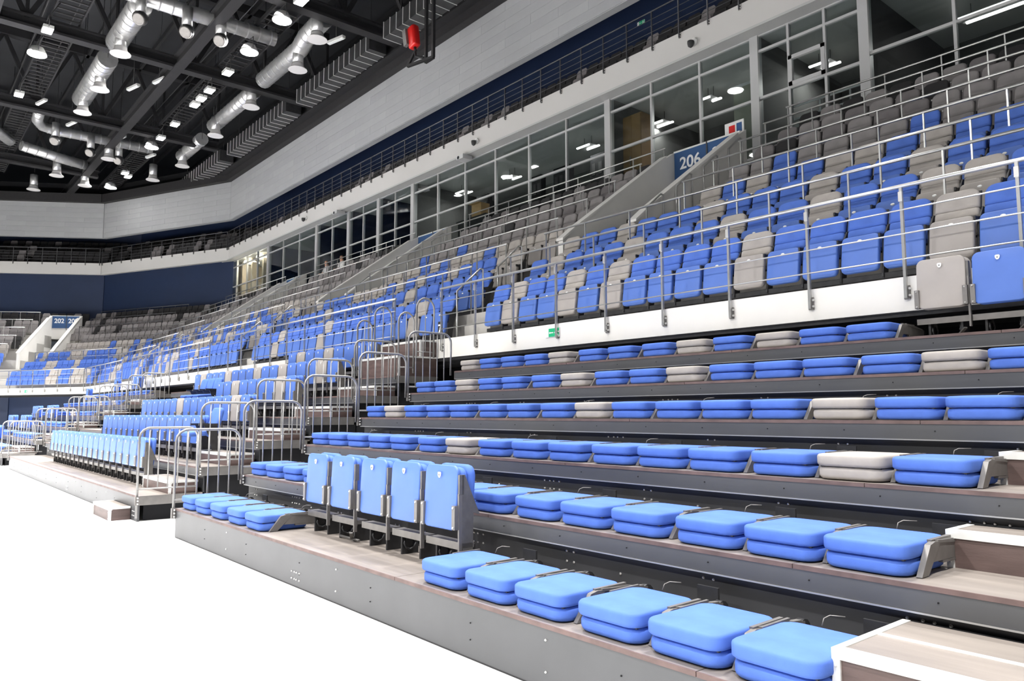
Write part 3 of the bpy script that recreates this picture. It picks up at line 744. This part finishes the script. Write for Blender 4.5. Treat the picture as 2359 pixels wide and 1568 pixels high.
# ------------------------------------------------------------------ upper stand seats
def upper_parts(c, arm_l=False):
    cp = {'blue': 'bluepanel', 'grey': 'greypanel', 'black': 'black', 'darkgrey': 'darkgrey', 'midgrey': 'midgrey'}[c]
    def pan():
        m = cushion(MB(), .425, .43, .07, .055, .018, 0, n=3); return m.xf(Matrix.Translation((0, .44, .185)) @ Matrix.Rotation(R(82), 4, 'X'))
    def back():
        m = cushion(MB(), .43, .30, .085, .03, .028, 0, n=3); i0 = len(m.v)
        m.xf(Matrix.Translation((0, .60, .43)) @ Matrix.Rotation(R(76), 4, 'X'))
        return m
    def head():
        m = cushion(MB(), .43, .225, .085, .095, .028, 0, n=4, only_top=True); return m.xf(Matrix.Translation((0, .672, .722)) @ Matrix.Rotation(R(76), 4, 'X'))
    me = cached(('up', c), lambda: pan().mesh('seat_pan', cp)); bk = cached(('ub', c), lambda: back().mesh('backrest', c)); hd = cached(('uh', c), lambda: head().mesh('head_pad', c))
    bd = cached(('ud',), lambda: MB().lathe([(.0001, -.004), (.026, -.004), (.026, .004)], (0, 0, 0), 10, 'y').xf(Matrix.Translation((0, .423, .555)) @ Matrix.Rotation(R(-8), 4, 'X') @ Matrix.Diagonal((1, 1, .6, 1))).mesh('badge', 'badge'))
    def arm():
        m = MB(); m.prism([(.44, .12), (.56, .12), (.60, .40), (.70, .74), (.64, .74), (.55, .62), (.46, .60), (.40, .60), (.40, .56), (.50, .55)], .2185, .2375); return m
    am = cached(('ua',), lambda: arm().mesh('arm', 'framedark'))
    sh = cached(('us', c), lambda: MB().hexa([(-.205, .60, .42), (.205, .60, .42), (.205, .625, .42), (-.205, .625, .42), (-.205, .72, .93), (.205, .72, .93), (.205, .745, .93), (-.205, .745, .93)]).mesh('back_shell', 'framedark'))
    ft = cached(('uf',), lambda: MB().box(-.235, .235, .46, .56, .10, .16).box(-.02, .02, .48, .58, 0.0, .11).mesh('foot', 'framedark'))
    return [('seat_pan', me, [('badge', bd)]), ('backrest', bk, []), ('head_pad', hd, []), ('back_shell', sh, []), ('arm', am, []), ('foot', ft, [])]
def simple_seat(mb, M, dist):
    # cheap version of the same seat for the far rows
    i0 = len(mb.v); f0 = len(mb.f)
    o = [(-.215, .0), (.215, .0), (.215, .17), (.16, .245), (-.16, .245), (-.215, .17)]
    T = Matrix.Translation((0, .672, .722)) @ Matrix.Rotation(R(76), 4, 'X')
    j = len(mb.v); mb.prism(o, 0, .075, 'z'); mb.xf(T, j)
    T2 = Matrix.Translation((0, .60, .43)) @ Matrix.Rotation(R(76), 4, 'X')
    j = len(mb.v); mb.prism([(-.215, 0), (.215, 0), (.215, .285), (-.215, .285)], 0, .08, 'z'); mb.xf(T2, j)
    T3 = Matrix.Translation((0, .44, .185)) @ Matrix.Rotation(R(82), 4, 'X')
    j = len(mb.v); mb.prism([(-.21, 0), (.21, 0), (.21, .37), (.17, .43), (-.17, .43), (-.21, .37)], 0, .06, 'z'); mb.xf(T3, j)
    mb.xf(M, i0)
R0 = ['BGBBGBGBBBBGBBBBGBBB', 'BGBBBGBBBGBBGBBGGBBG', 'GBBGBBBGBBBGBBGBBGBB', 'GBGBBGGBGBBGBGBG', 'GGBGGGGBGGGBGGBG']
SEATS = []
rs = random.Random(11)
def colour(k, n, r, i):
    if k == 'A' and n == 0 and r < len(R0) and i < len(R0[r]): return R0[r][i]
    if k == 'A':
        p = [(.74, 0), (.66, 0), (.52, 0), (.24, 0), (.08, 0), (0, .02), (0, .05), (0, .5)][r]
    elif k == 'B':
        p = [(.78, 0), (.78, 0), (.75, 0), (.2, 0), (.03, .02), (0, .06), (0, .12), (0, .75)][r]
    else: p = [(.7, 0), (.7, 0), (.4, 0), (.1, 0), (0, .05), (0, .3), (0, .6), (0, .8)][r]
    q = rs.random()
    return 'B' if q < p[0] else ('K' if q > 1 - p[1] else 'G')
SP = 0.475
for r in range(NROW):
    d = RD * r; z = rowz(r)
    # long side, counted along the stand from the near end
    for n in range(0, 4):
        if r < 3: x_start, x_end = -10.80 - 11.2 * n, -11.75 - 11.2 * (n - 1)
        else: x_start, x_end = -8.15 - 11.2 * n, -11.18 - 11.2 * (n - 1)
        i = 0; x = x_start + SP / 2
        while x < min(x_end - SP / 2, 2.4):
            if -x < smax('A', d) - .4: SEATS.append(('A', n, r, i, -x, d, z))
            x += SP; i += 1
    for k in 'BC':
        s = smin(k, d + .7) + .45; e = smax(k, d + .2) - .35 if k == 'B' else 9.5
        i = 0
        while s < e:
            ok = not any(a - .35 < s < b + (.35 if k == 'A' else .9) and 3 <= r <= 6 for a, b in VOM[k])
            if k == 'C' and r in (0, 1, 2) and s < 1.0: ok = False
            if k == 'B' and r in (3, 4) and s > 6.6: ok = False
            if ok: SEATS.append((k, 0, r, i, s, d, z))
            s += SP; i += 1
def depth_px(t):
    p = P(t[0], t[4], t[5] + .5, t[6] + .5)
    fw = (-0.7635, 0.6384, 0.0978); dd = p[0] * fw[0] + p[1] * fw[1] + (p[2] - 1.5) * fw[2]
    rx = p[0] * 0.6414 + p[1] * 0.7672
    u = 1180 + 1740 * rx / max(dd, .1)
    return dd if -30 < u < 2400 else (1e3 + dd if -700 < u < 4200 else 1e6 + dd)
SEATS = [t for t in SEATS if depth_px(t) < 1e6]
SEATS.sort(key=depth_px)
CNT = {}
for t in SEATS: CNT[t[:3]] = max(CNT.get(t[:3], 0), t[3] + 1)
SITTERS = [(-30.55, 7), (-29.12, 7)]
SEATS = [t for t in SEATS if not (t[0] == 'A' and any(abs(-t[4] - x) < .36 and t[2] == r for x, r in SITTERS))]
UROW = ['front', 'second', 'third', 'fourth', 'fifth', 'sixth', 'seventh', 'top']
far = {}
for q, t in enumerate(SEATS):
    k, n, r, i, s, d, z = t
    c = colour(k, n, r, i)
    cn = CN[c]
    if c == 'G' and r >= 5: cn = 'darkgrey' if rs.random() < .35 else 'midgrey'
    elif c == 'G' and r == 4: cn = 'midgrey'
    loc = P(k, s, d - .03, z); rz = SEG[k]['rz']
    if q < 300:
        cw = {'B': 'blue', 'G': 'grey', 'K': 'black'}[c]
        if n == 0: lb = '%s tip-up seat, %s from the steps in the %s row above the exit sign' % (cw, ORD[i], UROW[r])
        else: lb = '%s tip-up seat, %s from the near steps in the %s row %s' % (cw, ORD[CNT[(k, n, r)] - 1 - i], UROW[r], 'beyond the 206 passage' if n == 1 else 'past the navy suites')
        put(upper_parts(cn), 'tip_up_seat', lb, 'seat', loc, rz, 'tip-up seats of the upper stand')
    else:
        if cn not in far: far[cn] = MB()
        simple_seat(far[cn], Matrix.Translation(loc) @ Matrix.Rotation(rz, 4, 'Z'), 0)
# balcony seats, far up
for k in 'ABC':
    for r in range(3):
        d = 7.72 + .85 * r; s = max(smin(k, d + .7) + .4, 9.0 if k == 'A' else -99); e = smax(k, d) - .4 if k != 'C' else 9
        while s < e:
            cn = 'darkgrey' if rs.random() < .16 else 'black'
            if cn not in far: far[cn] = MB()
            if rs.random() < .96: simple_seat(far[cn], Matrix.Translation(P(k, s, d, 11.36 + .5 * r)) @ Matrix.Rotation(SEG[k]['rz'], 4, 'Z'), 0)
            s += SP
fs = MB(); mi = []; mats = []
for a, (cn, mb) in enumerate(far.items()):
    mats.append(cn); fs.add(mb.v, mb.f); mi += [a] * len(mb.f)
me = fs.mesh('far_seats', mats)
for p, a in zip(me.polygons, mi): p.material_index = a
o = link('far_seats', me); o['kind'] = 'stuff'; tag(o, 'rows of small distant blue, grey and black seats high in the stands', 'seats')

# ------------------------------------------------------------------ railings
def rail_run(k, s0, s1, d, z, h, lb, grp, post_gap=1.03, mids=(), m='rail', bracket=0.0, r_top=.022, off=0.0, pr=.014, tz0=0.0):
    # straight railing along a side, local x runs from the s1 end towards s0
    root = thing('handrail', lb, 'railing', P(k, s1, d + off, z), SEG[k]['rz'], grp)
    L = s1 - s0
    MB().tube([(0, 0, h), (L, 0, h)], r_top, 8).build('top_rail', m, root)
    for q in mids: MB().tube([(0, -.01, q), (L, -.01, q)], .009, 6).build('mid_rail', m, root)
    n = max(1, round(L / post_gap))
    pm = MB().bar((0, 0, -bracket), (0, 0, h), pr * 2, pr * 2.4).mesh('post', m)
    if bracket:
        bmz = MB().box(-.03, .03, .02, .055, -bracket - .01, -bracket + .13).mesh('bracket', 'plate')
        bb = MB()
        for zz in (-bracket + .025, -bracket + .095): bb.lathe([(.013, .02), (.013, 0)], (0, 0, zz), 6, 'y')
        bb = bb.xf(Matrix.Translation((.035, -.0, 0))).mesh('bracket_bolt', 'bolt')
    clip = MB().box(-.02, .02, -.03, .0, h - .16, h - .06).mesh('clip', 'bolt')
    for i in range(n + 1):
        x = .04 + (L - .08) * i / n
        p = link('post', pm, root, (x, 0, 0))
        if bracket: link('bracket', bmz, p); link('bracket_bolt', bb, p)
        if bracket and m == 'rail': link('clip', clip, p)
    return root
def aname(n): return ['section with the exit sign', 'section beyond the 206 passage', 'third section along the stand', 'farthest section of the long stand'][n]
for n in range(4):
    s0 = max(11.75 + 11.2 * (n - 1), -3.0) if n else -3.0
    s1 = 11.2 * n + 11.58
    if n == 3: s1 = smax('A', 0) - .1
    s0 = s0 + 1.42 if n else s0
    rail_run('A', s0, s1, -.06, DECK, .94, 'steel guard railing on the white ledge of the %s' % aname(n), 'front guard railings', 1.02, (.18, .44, .69), bracket=.22)
rail_run('B', .1, 7.3, -.06, DECK, .94, 'steel guard railing on the ledge of the end stand', 'front guard railings', 1.02, (.18, .44, .69), bracket=.22)
rail_run('B', -.2, 7.0, RD * 2 - .02, rowz(2), .94, 'steel guard railing over the third row of the end stand', 'row railings', 1.1, (.25, .6), bracket=.15)
for n in range(4):
    for r in range(1, NROW):
        if r < 3: s0, s1 = (11.9 + 11.2 * (n - 1) if n else 1.0), 10.75 + 11.2 * n
        else: s0, s1 = (11.3 + 11.2 * (n - 1) if n else 1.0), 8.1 + 11.2 * n
        s1 = min(s1, smax('A', RD * r) - .3)
        if s1 - s0 < 1: continue
        rail_run('A', s0, s1, RD * r + .02, rowz(r), .96, 'slim steel rail along the %s row of the %s' % (UROW[r], aname(n)), 'row railings', 1.05, (), r_top=.020, pr=.010)
for r in (3, 4, 5, 6, 7):
    rail_run('C', .9, 9, RD * r + .02, rowz(r), .96, 'slim steel rail along the %s row of the end stand past the 202 passage' % UROW[r], 'row railings', 1.1, (), r_top=.020, pr=.010)
    if r > 4: rail_run('B', .2, smax('B', RD * r) - 1.4, RD * r + .02, rowz(r), .96, 'slim steel rail along the %s row of the angled stand' % UROW[r], 'row railings', 1.1, (), m='raildark', r_top=.018, pr=.010)
for k, s0, s1, lb in (('A', 8.0, smax('A', 7.4) - .05, 'dark balcony railing with five wires above the suites'), ('B', smin('B', 7.4) + .05, smax('B', 7.4) - .05, 'dark balcony railing of the angled stand'), ('C', smin('C', 7.4) + .05, 9.5, 'dark balcony railing of the end stand')):
    o = rail_run(k, s0, s1, 7.36, 11.39, .95, lb, 'balcony railings', .886, (.18, .36, .54, .72), m='raildark', bracket=.14)
# zigzag stair rails beside the passages
for n in range(3):
    for j in range(4):
        s = 8.95 + 11.2 * n; d = 2.75 + .9 * j; z = rowz(3 + j) - .1
        c = thing('stair_rail', 'bent stair rail %s the %s' % (['at the foot of', 'low on', 'half way up', 'at the head of'][j], ['steps by the 206 passage', 'steps below the navy suites', 'steps by the far passage'][n]), 'railing', P('A', s, d, z), 0, 'stair rails')
        MB().tube([(0, 0, 0), (0, 0, .78), (0, .42, 1.12), (0, .50, 1.12), (0, .50, .35)], .02, 6).build('rail', 'rail', c)
        MB().box(-.03, .03, -.03, .03, 0, .02).build('foot_plate', 'plate', c)
    for j in range(2):
        c = thing('stair_rail', '%s bent stair rail between ledge and passage, %s' % (['lower', 'upper'][j], ['nearest the exit sign section', 'before the navy suites', 'before the corner suite'][n]), 'railing', P('A', 11.62 + 11.2 * n, .35 + 1.0 * j, DECK + .6 * j), 0, 'stair rails')
        MB().tube([(0, 0, 0), (0, 0, .95), (0, .55, 1.45), (0, .62, 1.45), (0, .62, .60)], .02, 6).build('rail', 'rail', c)
        MB().box(-.03, .03, -.03, .03, 0, .02).build('foot_plate', 'plate', c)
# half steps in the stair bays
for n in range(3):
    t = MB()
    for r in range(3):
        t.box(-11.66 - 11.2 * n, -10.86 - 11.2 * n, 8 + RD * (r + 1) - .34, 8 + RD * (r + 1), rowz(r), rowz(r) + RR / 2)
    for r in range(3, 7): t.box(-9.02 - 11.2 * n, -8.2 - 11.2 * n, 8 + RD * (r + 1) - .34, 8 + RD * (r + 1), rowz(r), rowz(r) + RR / 2)
    struct(t.build('floor_stair_steps', 'concrete'))

# ------------------------------------------------------------------ roof steel, ducts and floodlights
CZ = 16.0
for i, X in enumerate((-16.2, -24.8, -32.6, -41.6, -51.2)):
    lb = ['over the near stand', 'beside the red hoist', 'crossing above the pair of tube ducts', 'past the long duct bend', 'nearest the end wall'][i]
    c = thing('roof_truss', 'black steel roof truss ' + lb, 'truss', (X, -18, CZ), 0, 'roof trusses')
    y1 = 33.6 if i < 3 else (31.5 if i == 3 else 27.5)
    MB().box(-.22, .22, 0, y1, 0, .10).box(-.05, .05, 0, y1, .10, .42).box(-.22, .22, 0, y1, .42, .50).build('bottom_chord', 'steel', c)
    MB().box(-.2, .2, 0, y1, 3.4, 3.8).build('top_chord', 'steel', c)
    n = 11
    for j in range(n):
        ya, yb = y1 * j / n, y1 * (j + 1) / n
        ym = (ya + yb) / 2
        MB().bar((0, ya, .4), (0, ym, 3.5), .16, .16).build('brace', 'steel', c)
        MB().bar((0, ym, 3.5), (0, yb, .4), .16, .16).build('brace', 'steel', c)
    for j in range(n + 1): MB().bar((0, y1 * j / n, .4), (0, y1 * j / n, 3.5), .12, .12).build('upright', 'steel', c)
for i, (Y, w, z) in enumerate([(8.8, .20, 15.95), (2.2, .30, 16.0), (-4.0, .3, 16.0), (14.95, .22, 15.75)]):
    c = thing('roof_girder', ['black roof girder running the length of the hall past the ball nozzles', 'black roof girder over the outer row of floodlights', 'black roof girder over the open court', 'black roof girder along the panelled wall'][i], 'girder', (-34, Y, z))
    MB().box(-26, 24, -w, w, 0, .08).box(-26, 24, -.04, .04, .08, .5).box(-26, 24, -w, w, .5, .58).build('beam', 'steel', c)
for i in range(9):
    tag(MB().box(-60, 4, -.06, .06, 0, .22).build('purlin', 'steel', None, (0, -2.6 + 2.4 * i, 19.4)), 'thin black purlin under the roof deck', 'purlin', 'roof purlins')
# catwalks carrying the floodlights
for i, Y in enumerate((10.2, 3.9)):
    c = thing('catwalk', ['grated catwalk with the long row of floodlights', 'grated catwalk with the outer floodlights'][i], 'catwalk', (-36, Y + .75, 16.7), 0, 'catwalks')
    gm = MB().box(-.03, .03, -.5, .5, 0, .05).mesh('slat', 'steel_light')
    for j in range(90): link('slat', gm, c, (-20 + j * .42, 0, 0))
    for q in (-.5, .5):
        MB().box(-20, 18, q - .03, q + .03, -.06, .1).build('edge_beam', 'steel', c)
        MB().tube([(-20, q, 1.0), (18, q, 1.0)], .025, 6).build('hand_rail', 'steel_light', c)
def flood(x, y, z, big, lb, i, visible=True):
    c = thing('floodlight', lb, 'floodlight', (x, y, z), 0, 'floodlights')
    w, h = (.34, .34) if big else (.27, .17)
    if big:
        MB().lathe([(.10, .32), (.22, .28), (w, .04), (w, 0)], (0, 0, 0), 16).build('housing', 'alu', c)
        MB().lathe([(w * .97, -.012), (w * .97, .01)], (0, 0, 0), 16).build('lens', 'lampglow', c)  # round lens sized up to stand in for the lamp's glare
    else:
        MB().box(-w, w, -h, h, .0, .12).build('housing', 'alu', c)
        MB().box(-w * .93, w * .93, -h * .9, h * .9, -.012, .0).build('lens', 'lampglow', c)
    MB().tube([(-w - .02, 0, .06), (-w - .02, 0, .50), (w + .02, 0, .50), (w + .02, 0, .06)], .016, 6).build('yoke', 'steel_light', c)
    MB().tube([(0, 0, .5), (0, .35, 16.7 - z)], .018, 6).build('hanger', 'steel_light', c)
    return c
def flood_light(c, power, size, tilt, spread=100):
    ld = bpy.data.lights.new('flood_beam', 'AREA'); ld.shape = 'DISK'; ld.size = size; ld.energy = power; ld.color = (1.0, .985, .96); ld.spread = R(spread)
    lo = bpy.data.objects.new('flood_beam', ld); COL.objects.link(lo); lo.parent = c; lo.location = (0, 0, -.06); lo.rotation_euler = (R(-tilt), 0, 0)
nm = ['nearest the silver duct elbow', 'yellowish one next to the white diffusers', 'brightest cluster by the far duct', 'last one over the end stand', 'on the outer catwalk']
for i, (x, y) in enumerate(LAMPS_BIG): flood_light(flood(x, y, 15.5, True, 'round blazing floodlight, %s' % nm[i], i), LAMP_W, .8, 48 if y > 8 else 24)
nm = ['beside the round blazing one', 'first of three in a close row', 'middle of three in a close row', 'last of three in a close row', 'alone past the close row of three', 'touching the brightest cluster', 'near the last round one', 'by the truss with the red hoist', 'outer catwalk, before the round one', 'outer catwalk, past the round one']
for i, (x, y) in enumerate(LAMPS_SMALL): flood_light(flood(x, y, 15.5, False, 'small rectangular floodlight, %s' % nm[i], i), LAMP_W * .45, .5, 48 if y > 8 else 24)
for i, (x, y) in enumerate(LAMPS_HALL):
    c = flood(x, y, 15.5, True, 'round floodlight over the open court and near stand', i); flood_light(c, LAMP_W * (1.1 if x < -16 else .68), .9, 48 if y > 8 else (24 if y > 0 else (0 if y > -8 else -28)))
flood(-48.0, 10.5, 15.5, False, 'small rectangular floodlight, touching the last round one', 0)
# ducts
def ring_duct(mb, pts, r, gap=.45, rr=.02):
    mb.tube(pts, r, 14)
    for a, b in zip(pts[:-1], pts[1:]):
        a = Vector(a); b = Vector(b); L = (b - a).length; n = int(L / gap)
        for i in range(n):
            p = a + (b - a) * ((i + .5) / max(n, 1)); e = (b - a).normalized() * .025
            mb.tube([p - e, p + e], r + rr, 14, False)
def diffuser(x, y, z, lb, top=16.35):
    c = thing('air_diffuser', lb, 'diffuser', (x, y, z), 0, 'white trumpet air diffusers')
    MB().lathe([(.38, 0), (.37, .03), (.29, .09), (.24, .18), (.23, .28)], (0, 0, 0), 16).build('flare', 'diffuser', c)
    MB().lathe([(.22, .28), (.22, top - z)], (0, 0, 0), 14).build('neck', 'duct', c)
    MB().lathe([(.33, -.004), (.33, .02)], (0, 0, 0), 16).build('core', 'diffuser', c)
    MB().tube([(0, 0, top - z - .1), (0, 0, 20.5 - z)], .012, 5).build('hanger', 'steel', c)
def nozzle(x, y, z, lb, top=16.35):
    c = thing('ball_nozzle', lb, 'nozzle', (x, y, z), 0, 'black ball air nozzles')
    MB().lathe([(.19, .18), (.19, top - z)], (0, 0, 0), 12).build('neck', 'duct', c)
    N = Vector((.55, -.5, -.62)).to_track_quat('-Z', 'Y').to_matrix().to_4x4()
    MB().lathe([(.05, .26), (.16, .22), (.25, .10), (.27, 0), (.25, -.10), (.20, -.17), (.14, -.12), (.02, -.06)], (0, 0, 0), 14).xf(N).build('ball', 'nozzle', c)
    MB().lathe([(.235, -.125), (.20, -.185), (.155, -.165)], (0, 0, 0), 14).xf(N).build('ring', 'plate', c)
    MB().tube([(0, 0, top - z - .1), (0, 0, 20.5 - z)], .012, 5).build('hanger', 'steel', c)
def duct(lb, runs, r, grp='silver ducts'):
    c = thing('air_duct', lb, 'duct', (0, 0, 0), 0, grp)
    for pts in runs:
        m = MB(); ring_duct(m, pts, r); m.build('duct_run', 'duct', c)
        for p in (pts[0], pts[-1]): MB().tube([p, (p[0], p[1], 20.5)], .012, 5).build('hanger', 'steel', c)
duct('silver round duct between the white diffusers nearest the red hoist', [[(-25.6, 12.1, 16.5), (-27.4, 12.2, 16.5), (-28.1, 12.25, 16.3), (-31.9, 12.25, 16.3)]], .36)
duct('silver round duct in the middle of the diffuser line', [[(-33.2, 12.35, 16.3), (-38.8, 12.35, 16.3)]], .34)
duct('silver round duct at the far end of the diffuser line', [[(-41.0, 12.5, 16.3), (-44.6, 12.5, 16.3)]], .34)
duct('fat silver duct along the inner line, near part', [[(-28.6, 6.4, 16.3), (-32.4, 6.4, 16.3)]], .40)
duct('fat silver duct along the inner line, far part', [[(-34.0, 6.45, 16.3), (-39.4, 6.45, 16.3)]], .40)
duct('silver cross duct with three ball nozzles', [[(-28.2, 5.3, 16.35), (-28.1, 11.2, 16.35)]], .27)
duct('silver bent duct with ball nozzles past the outer floodlights', [[(-42.4, 5.2, 16.5), (-44.0, 5.3, 16.4), (-44.6, 5.6, 16.35), (-44.7, 6.2, 16.3), (-44.5, 10.9, 16.3)]], .25)
duct('short silver duct at the far corner of the roof', [[(-48.8, 5.2, 16.4), (-49.6, 7.6, 16.3), (-49.9, 8.6, 16.3)]], .28)
duct('stub of silver duct beyond the outer catwalk', [[(-45.5, 3.2, 16.3), (-48.0, 4.6, 16.3)]], .28)
for i, (x, y) in enumerate([(-25.33, 11.7), (-28.14, 12.2), (-33.03, 12.15), (-37.68, 12.12), (-43.61, 12.28), (-31.27, 6.35), (-35.37, 6.46), (-38.67, 6.41), (-54.2, 6.56), (-50.12, 7.16), (-51.25, 8.83), (-47.38, 11.71), (-44.98, 8.83)]):
    diffuser(x, y, 15.4, 'white trumpet diffuser ' + ['beside the red hoist truss', 'on the elbow of the outer duct', 'at the start of the middle duct', 'at the end of the middle duct', 'at the end of the far duct', 'at the end of the near fat duct', 'half way along the far fat duct', 'at the end of the far fat duct',
             'lowest over the end wall', 'on the far corner duct', 'between the far corner duct and the last floodlight', 'alone near the last floodlights', 'beside the bent duct nozzles'][i])
for i, (x, y) in enumerate([(-27.97, 6.25), (-27.87, 7.8), (-27.73, 8.97), (-43.66, 6.09), (-44.46, 7.84), (-44.9, 9.3)]):
    nozzle(x, y, 15.45, 'black ball nozzle ' + ['under the near fat duct on the cross duct', 'in the middle of the cross duct', 'by the girder on the cross duct', 'first on the bent duct', 'second on the bent duct', 'last on the bent duct'][i])
# ribbed rectangular duct along the panelled wall
for i, (x0, x1) in enumerate([(-24.2, -17.0), (-32.0, -25.3), (-41.0, -33.2), (-50.0, -42.2)]):
    c = thing('ribbed_duct', ['dark ribbed duct along the wall behind the red hoist', 'dark ribbed duct along the wall between two trusses', 'dark ribbed duct along the wall at the middle ducts', 'dark ribbed duct along the wall at the far ducts'][i], 'duct', (x0, 14.25, 15.75), 0, 'ribbed wall ducts')
    L = x1 - x0
    MB().box(0, L, -.38, .38, 0, .62).build('body', 'ductdark', c)
    rm_ = MB().box(-.010, .010, -.40, .40, -.02, .64).mesh('rib', 'alu')
    for j in range(int(L / .46) + 1): link('rib', rm_, c, (j * .46, 0, 0))
    for x in (.6, L - .6): MB().tube([(x, 0, .6), (x, 0, 4.75)], .012, 5).build('hanger', 'steel', c)
# tube work lights under the roof
for i, (x, y) in enumerate([(-23.6, 10.4), (-26.2, 12.9), (-40.5, 5.0), (-42.6, 6.6), (-43.2, 9.0), (-45.2, 11.0), (-36.0, 7.9), (-34.5, 8.6)]):
    c = thing('batten_lamp', 'pale batten lamp under the roof ' + ['by the red hoist truss', 'slung across the outer duct', 'by the outer catwalk', 'above the bent duct', 'over the last nozzle', 'by the brightest cluster', 'beside the far fat duct', 'near the roof girder'][i], 'lamp', (x, y, 16.1), R(15), 'batten lamps')
    MB().box(-.45, .45, -.08, .08, 0, .10).build('body', 'alu', c); MB().box(-.42, .42, -.05, .05, -.03, 0).build('diffuser', 'signwhite', c)
    MB().tube([(0, 0, .1), (0, 0, 4.4)], .01, 5).build('hanger', 'steel_light', c)
# red hoist on its black frame in front of the panelled wall
c = thing('camera_hoist', 'red hoist unit on a black hanging frame before the panelled wall', 'hoist', (-20.55, 13.55, -.92))
for x in (-.22, .22): MB().bar((x, 0, 14.35), (x, 0, 20.4), .10, .10).build('frame_post', 'steel', c)
MB().bar((-.9, -.3, 14.35), (.25, 0, 14.35), .09, .09).build('frame_foot', 'steel', c); MB().bar((-.9, -.3, 14.35), (-.55, -.2, 14.85), .08, .08).build('frame_brace', 'steel', c); MB().bar((-.25, 0, 14.35), (.25, 0, 14.35), .1, .1).build('frame_bar', 'steel', c)
m = cushion(MB(), .42, .30, .80, .10, .08, .02); m.xf(Matrix.Translation((-.62, -.35, 14.95)) @ Matrix.Rotation(R(-10), 4, 'Y')); m.build('hoist_body', 'red', c)
MB().bar((-.85, -.38, 15.05), (-.98, -.38, 15.65), .12, .2).build('side_cover', 'plate', c)
MB().tube([(-.60, -.2, 14.95), (-.55, -.2, 14.6), (-.25, 0, 14.5)], .05, 8).build('hose', 'steel', c)
# two spectators in the top row below the navy suites
def sitter(x, y, z, lb, shirt):
    pts = {'pel': (0, .45, .50), 'chest': (0, .52, .85), 'neck': (0, .50, 1.05), 'head': (0, .47, 1.17), 'top': (0, .47, 1.30), 'hl': (-.1, .42, .48), 'kl': (-.13, .05, .52), 'fl': (-.13, .08, .08), 'tl': (-.13, -.08, .04), 'hr': (.1, .42, .48), 'kr': (.13, .05, .52), 'fr': (.13, .08, .08), 'tr': (.13, -.08, .04),
           'sl': (-.19, .51, .97), 'el': (-.27, .42, .70), 'wl': (-.12, .18, .66), 'sr': (.19, .51, .97), 'er': (.27, .42, .70), 'wr': (.12, .18, .66)}
    rad = dict(pel=.15, chest=.15, neck=.055, head=.10, top=.075, hl=.09, kl=.065, fl=.045, tl=.035, hr=.09, kr=.065, fr=.045, tr=.035, sl=.07, el=.045, wl=.035, sr=.07, er=.045, wr=.035)
    ed = [('pel', 'chest'), ('chest', 'neck'), ('neck', 'head'), ('head', 'top'), ('pel', 'hl'), ('hl', 'kl'), ('kl', 'fl'), ('fl', 'tl'), ('pel', 'hr'), ('hr', 'kr'), ('kr', 'fr'), ('fr', 'tr'), ('chest', 'sl'), ('sl', 'el'), ('el', 'wl'), ('chest', 'sr'), ('sr', 'er'), ('er', 'wr')]
    ks = list(pts); me = bpy.data.meshes.new('person'); me.from_pydata([pts[q] for q in ks], [(ks.index(a), ks.index(b)) for a, b in ed], [])
    ob = bpy.data.objects.new('person', me); COL.objects.link(ob)
    sk = ob.modifiers.new('skin', 'SKIN'); ss = ob.modifiers.new('sub', 'SUBSURF'); ss.levels = 1
    for i, q in enumerate(ks): me.skin_vertices[0].data[i].radius = (rad[q], rad[q]); me.skin_vertices[0].data[i].use_root = (q == 'pel')
    nm_ = bpy.data.meshes.new_from_object(ob.evaluated_get(bpy.context.evaluated_depsgraph_get()))
    bpy.data.objects.remove(ob)
    nm_.materials.clear()
    for q in (shirt, 'trousers', 'skin', 'hair'): nm_.materials.append(MATS[q])
    for p in nm_.polygons:
        c_ = p.center; p.use_smooth = True
        hand = c_.y < .25 and c_.z > .6
        p.material_index = 3 if c_.z > 1.24 or (c_.z > 1.12 and c_.y > .50) else (2 if c_.z > 1.04 or hand else (0 if c_.z > .58 or (c_.z > .55 and c_.y > .3) else 1))
    tag(link('person', nm_, None, (x, y, z)), lb, 'person')
sitter(-30.55, 14.36, rowz(7) + .01, 'seated person in a pale grey top near the blue board', 'shirt')
sitter(-29.12, 14.36, rowz(7) + .01, 'seated person with brown hair and white top beside another', 'poster')
for i, x in enumerate((-30.55, -29.12)):
    c = thing('occupied_seat', ['grey seat under the person in the pale grey top', 'grey seat under the person with brown hair'][i], 'seat', (x, 14.36, rowz(7)), 0, 'occupied seats')
    cushion(MB(), .40, .40, .08, .06, .03, .0).xf(Matrix.Translation((0, .20, .33))).build('seat', 'darkgrey', c)
    cushion(MB(), .40, .50, .06, .075, .028, 0).xf(Matrix.Translation((0, .74, .36)) @ Matrix.Rotation(R(78), 4, 'X')).build('backrest', 'darkgrey', c)
    MB().box(-.2, .2, .40, .50, .0, .33).build('foot', 'framedark', c)
# small cards left on the upper rail
c = thing('notice_board', 'small printed notice leaning above the 206 board', 'notice', (-9.55, 14.6, rowz(7) + .75))
MB().box(-.25, .25, 0, .02, 0, .42).build('board', 'poster', c); MB().box(-.14, .02, -.004, 0, .1, .34).build('red_print', 'red', c); MB().box(.06, .2, -.004, 0, .06, .36).build('blue_print', 'signblue', c)
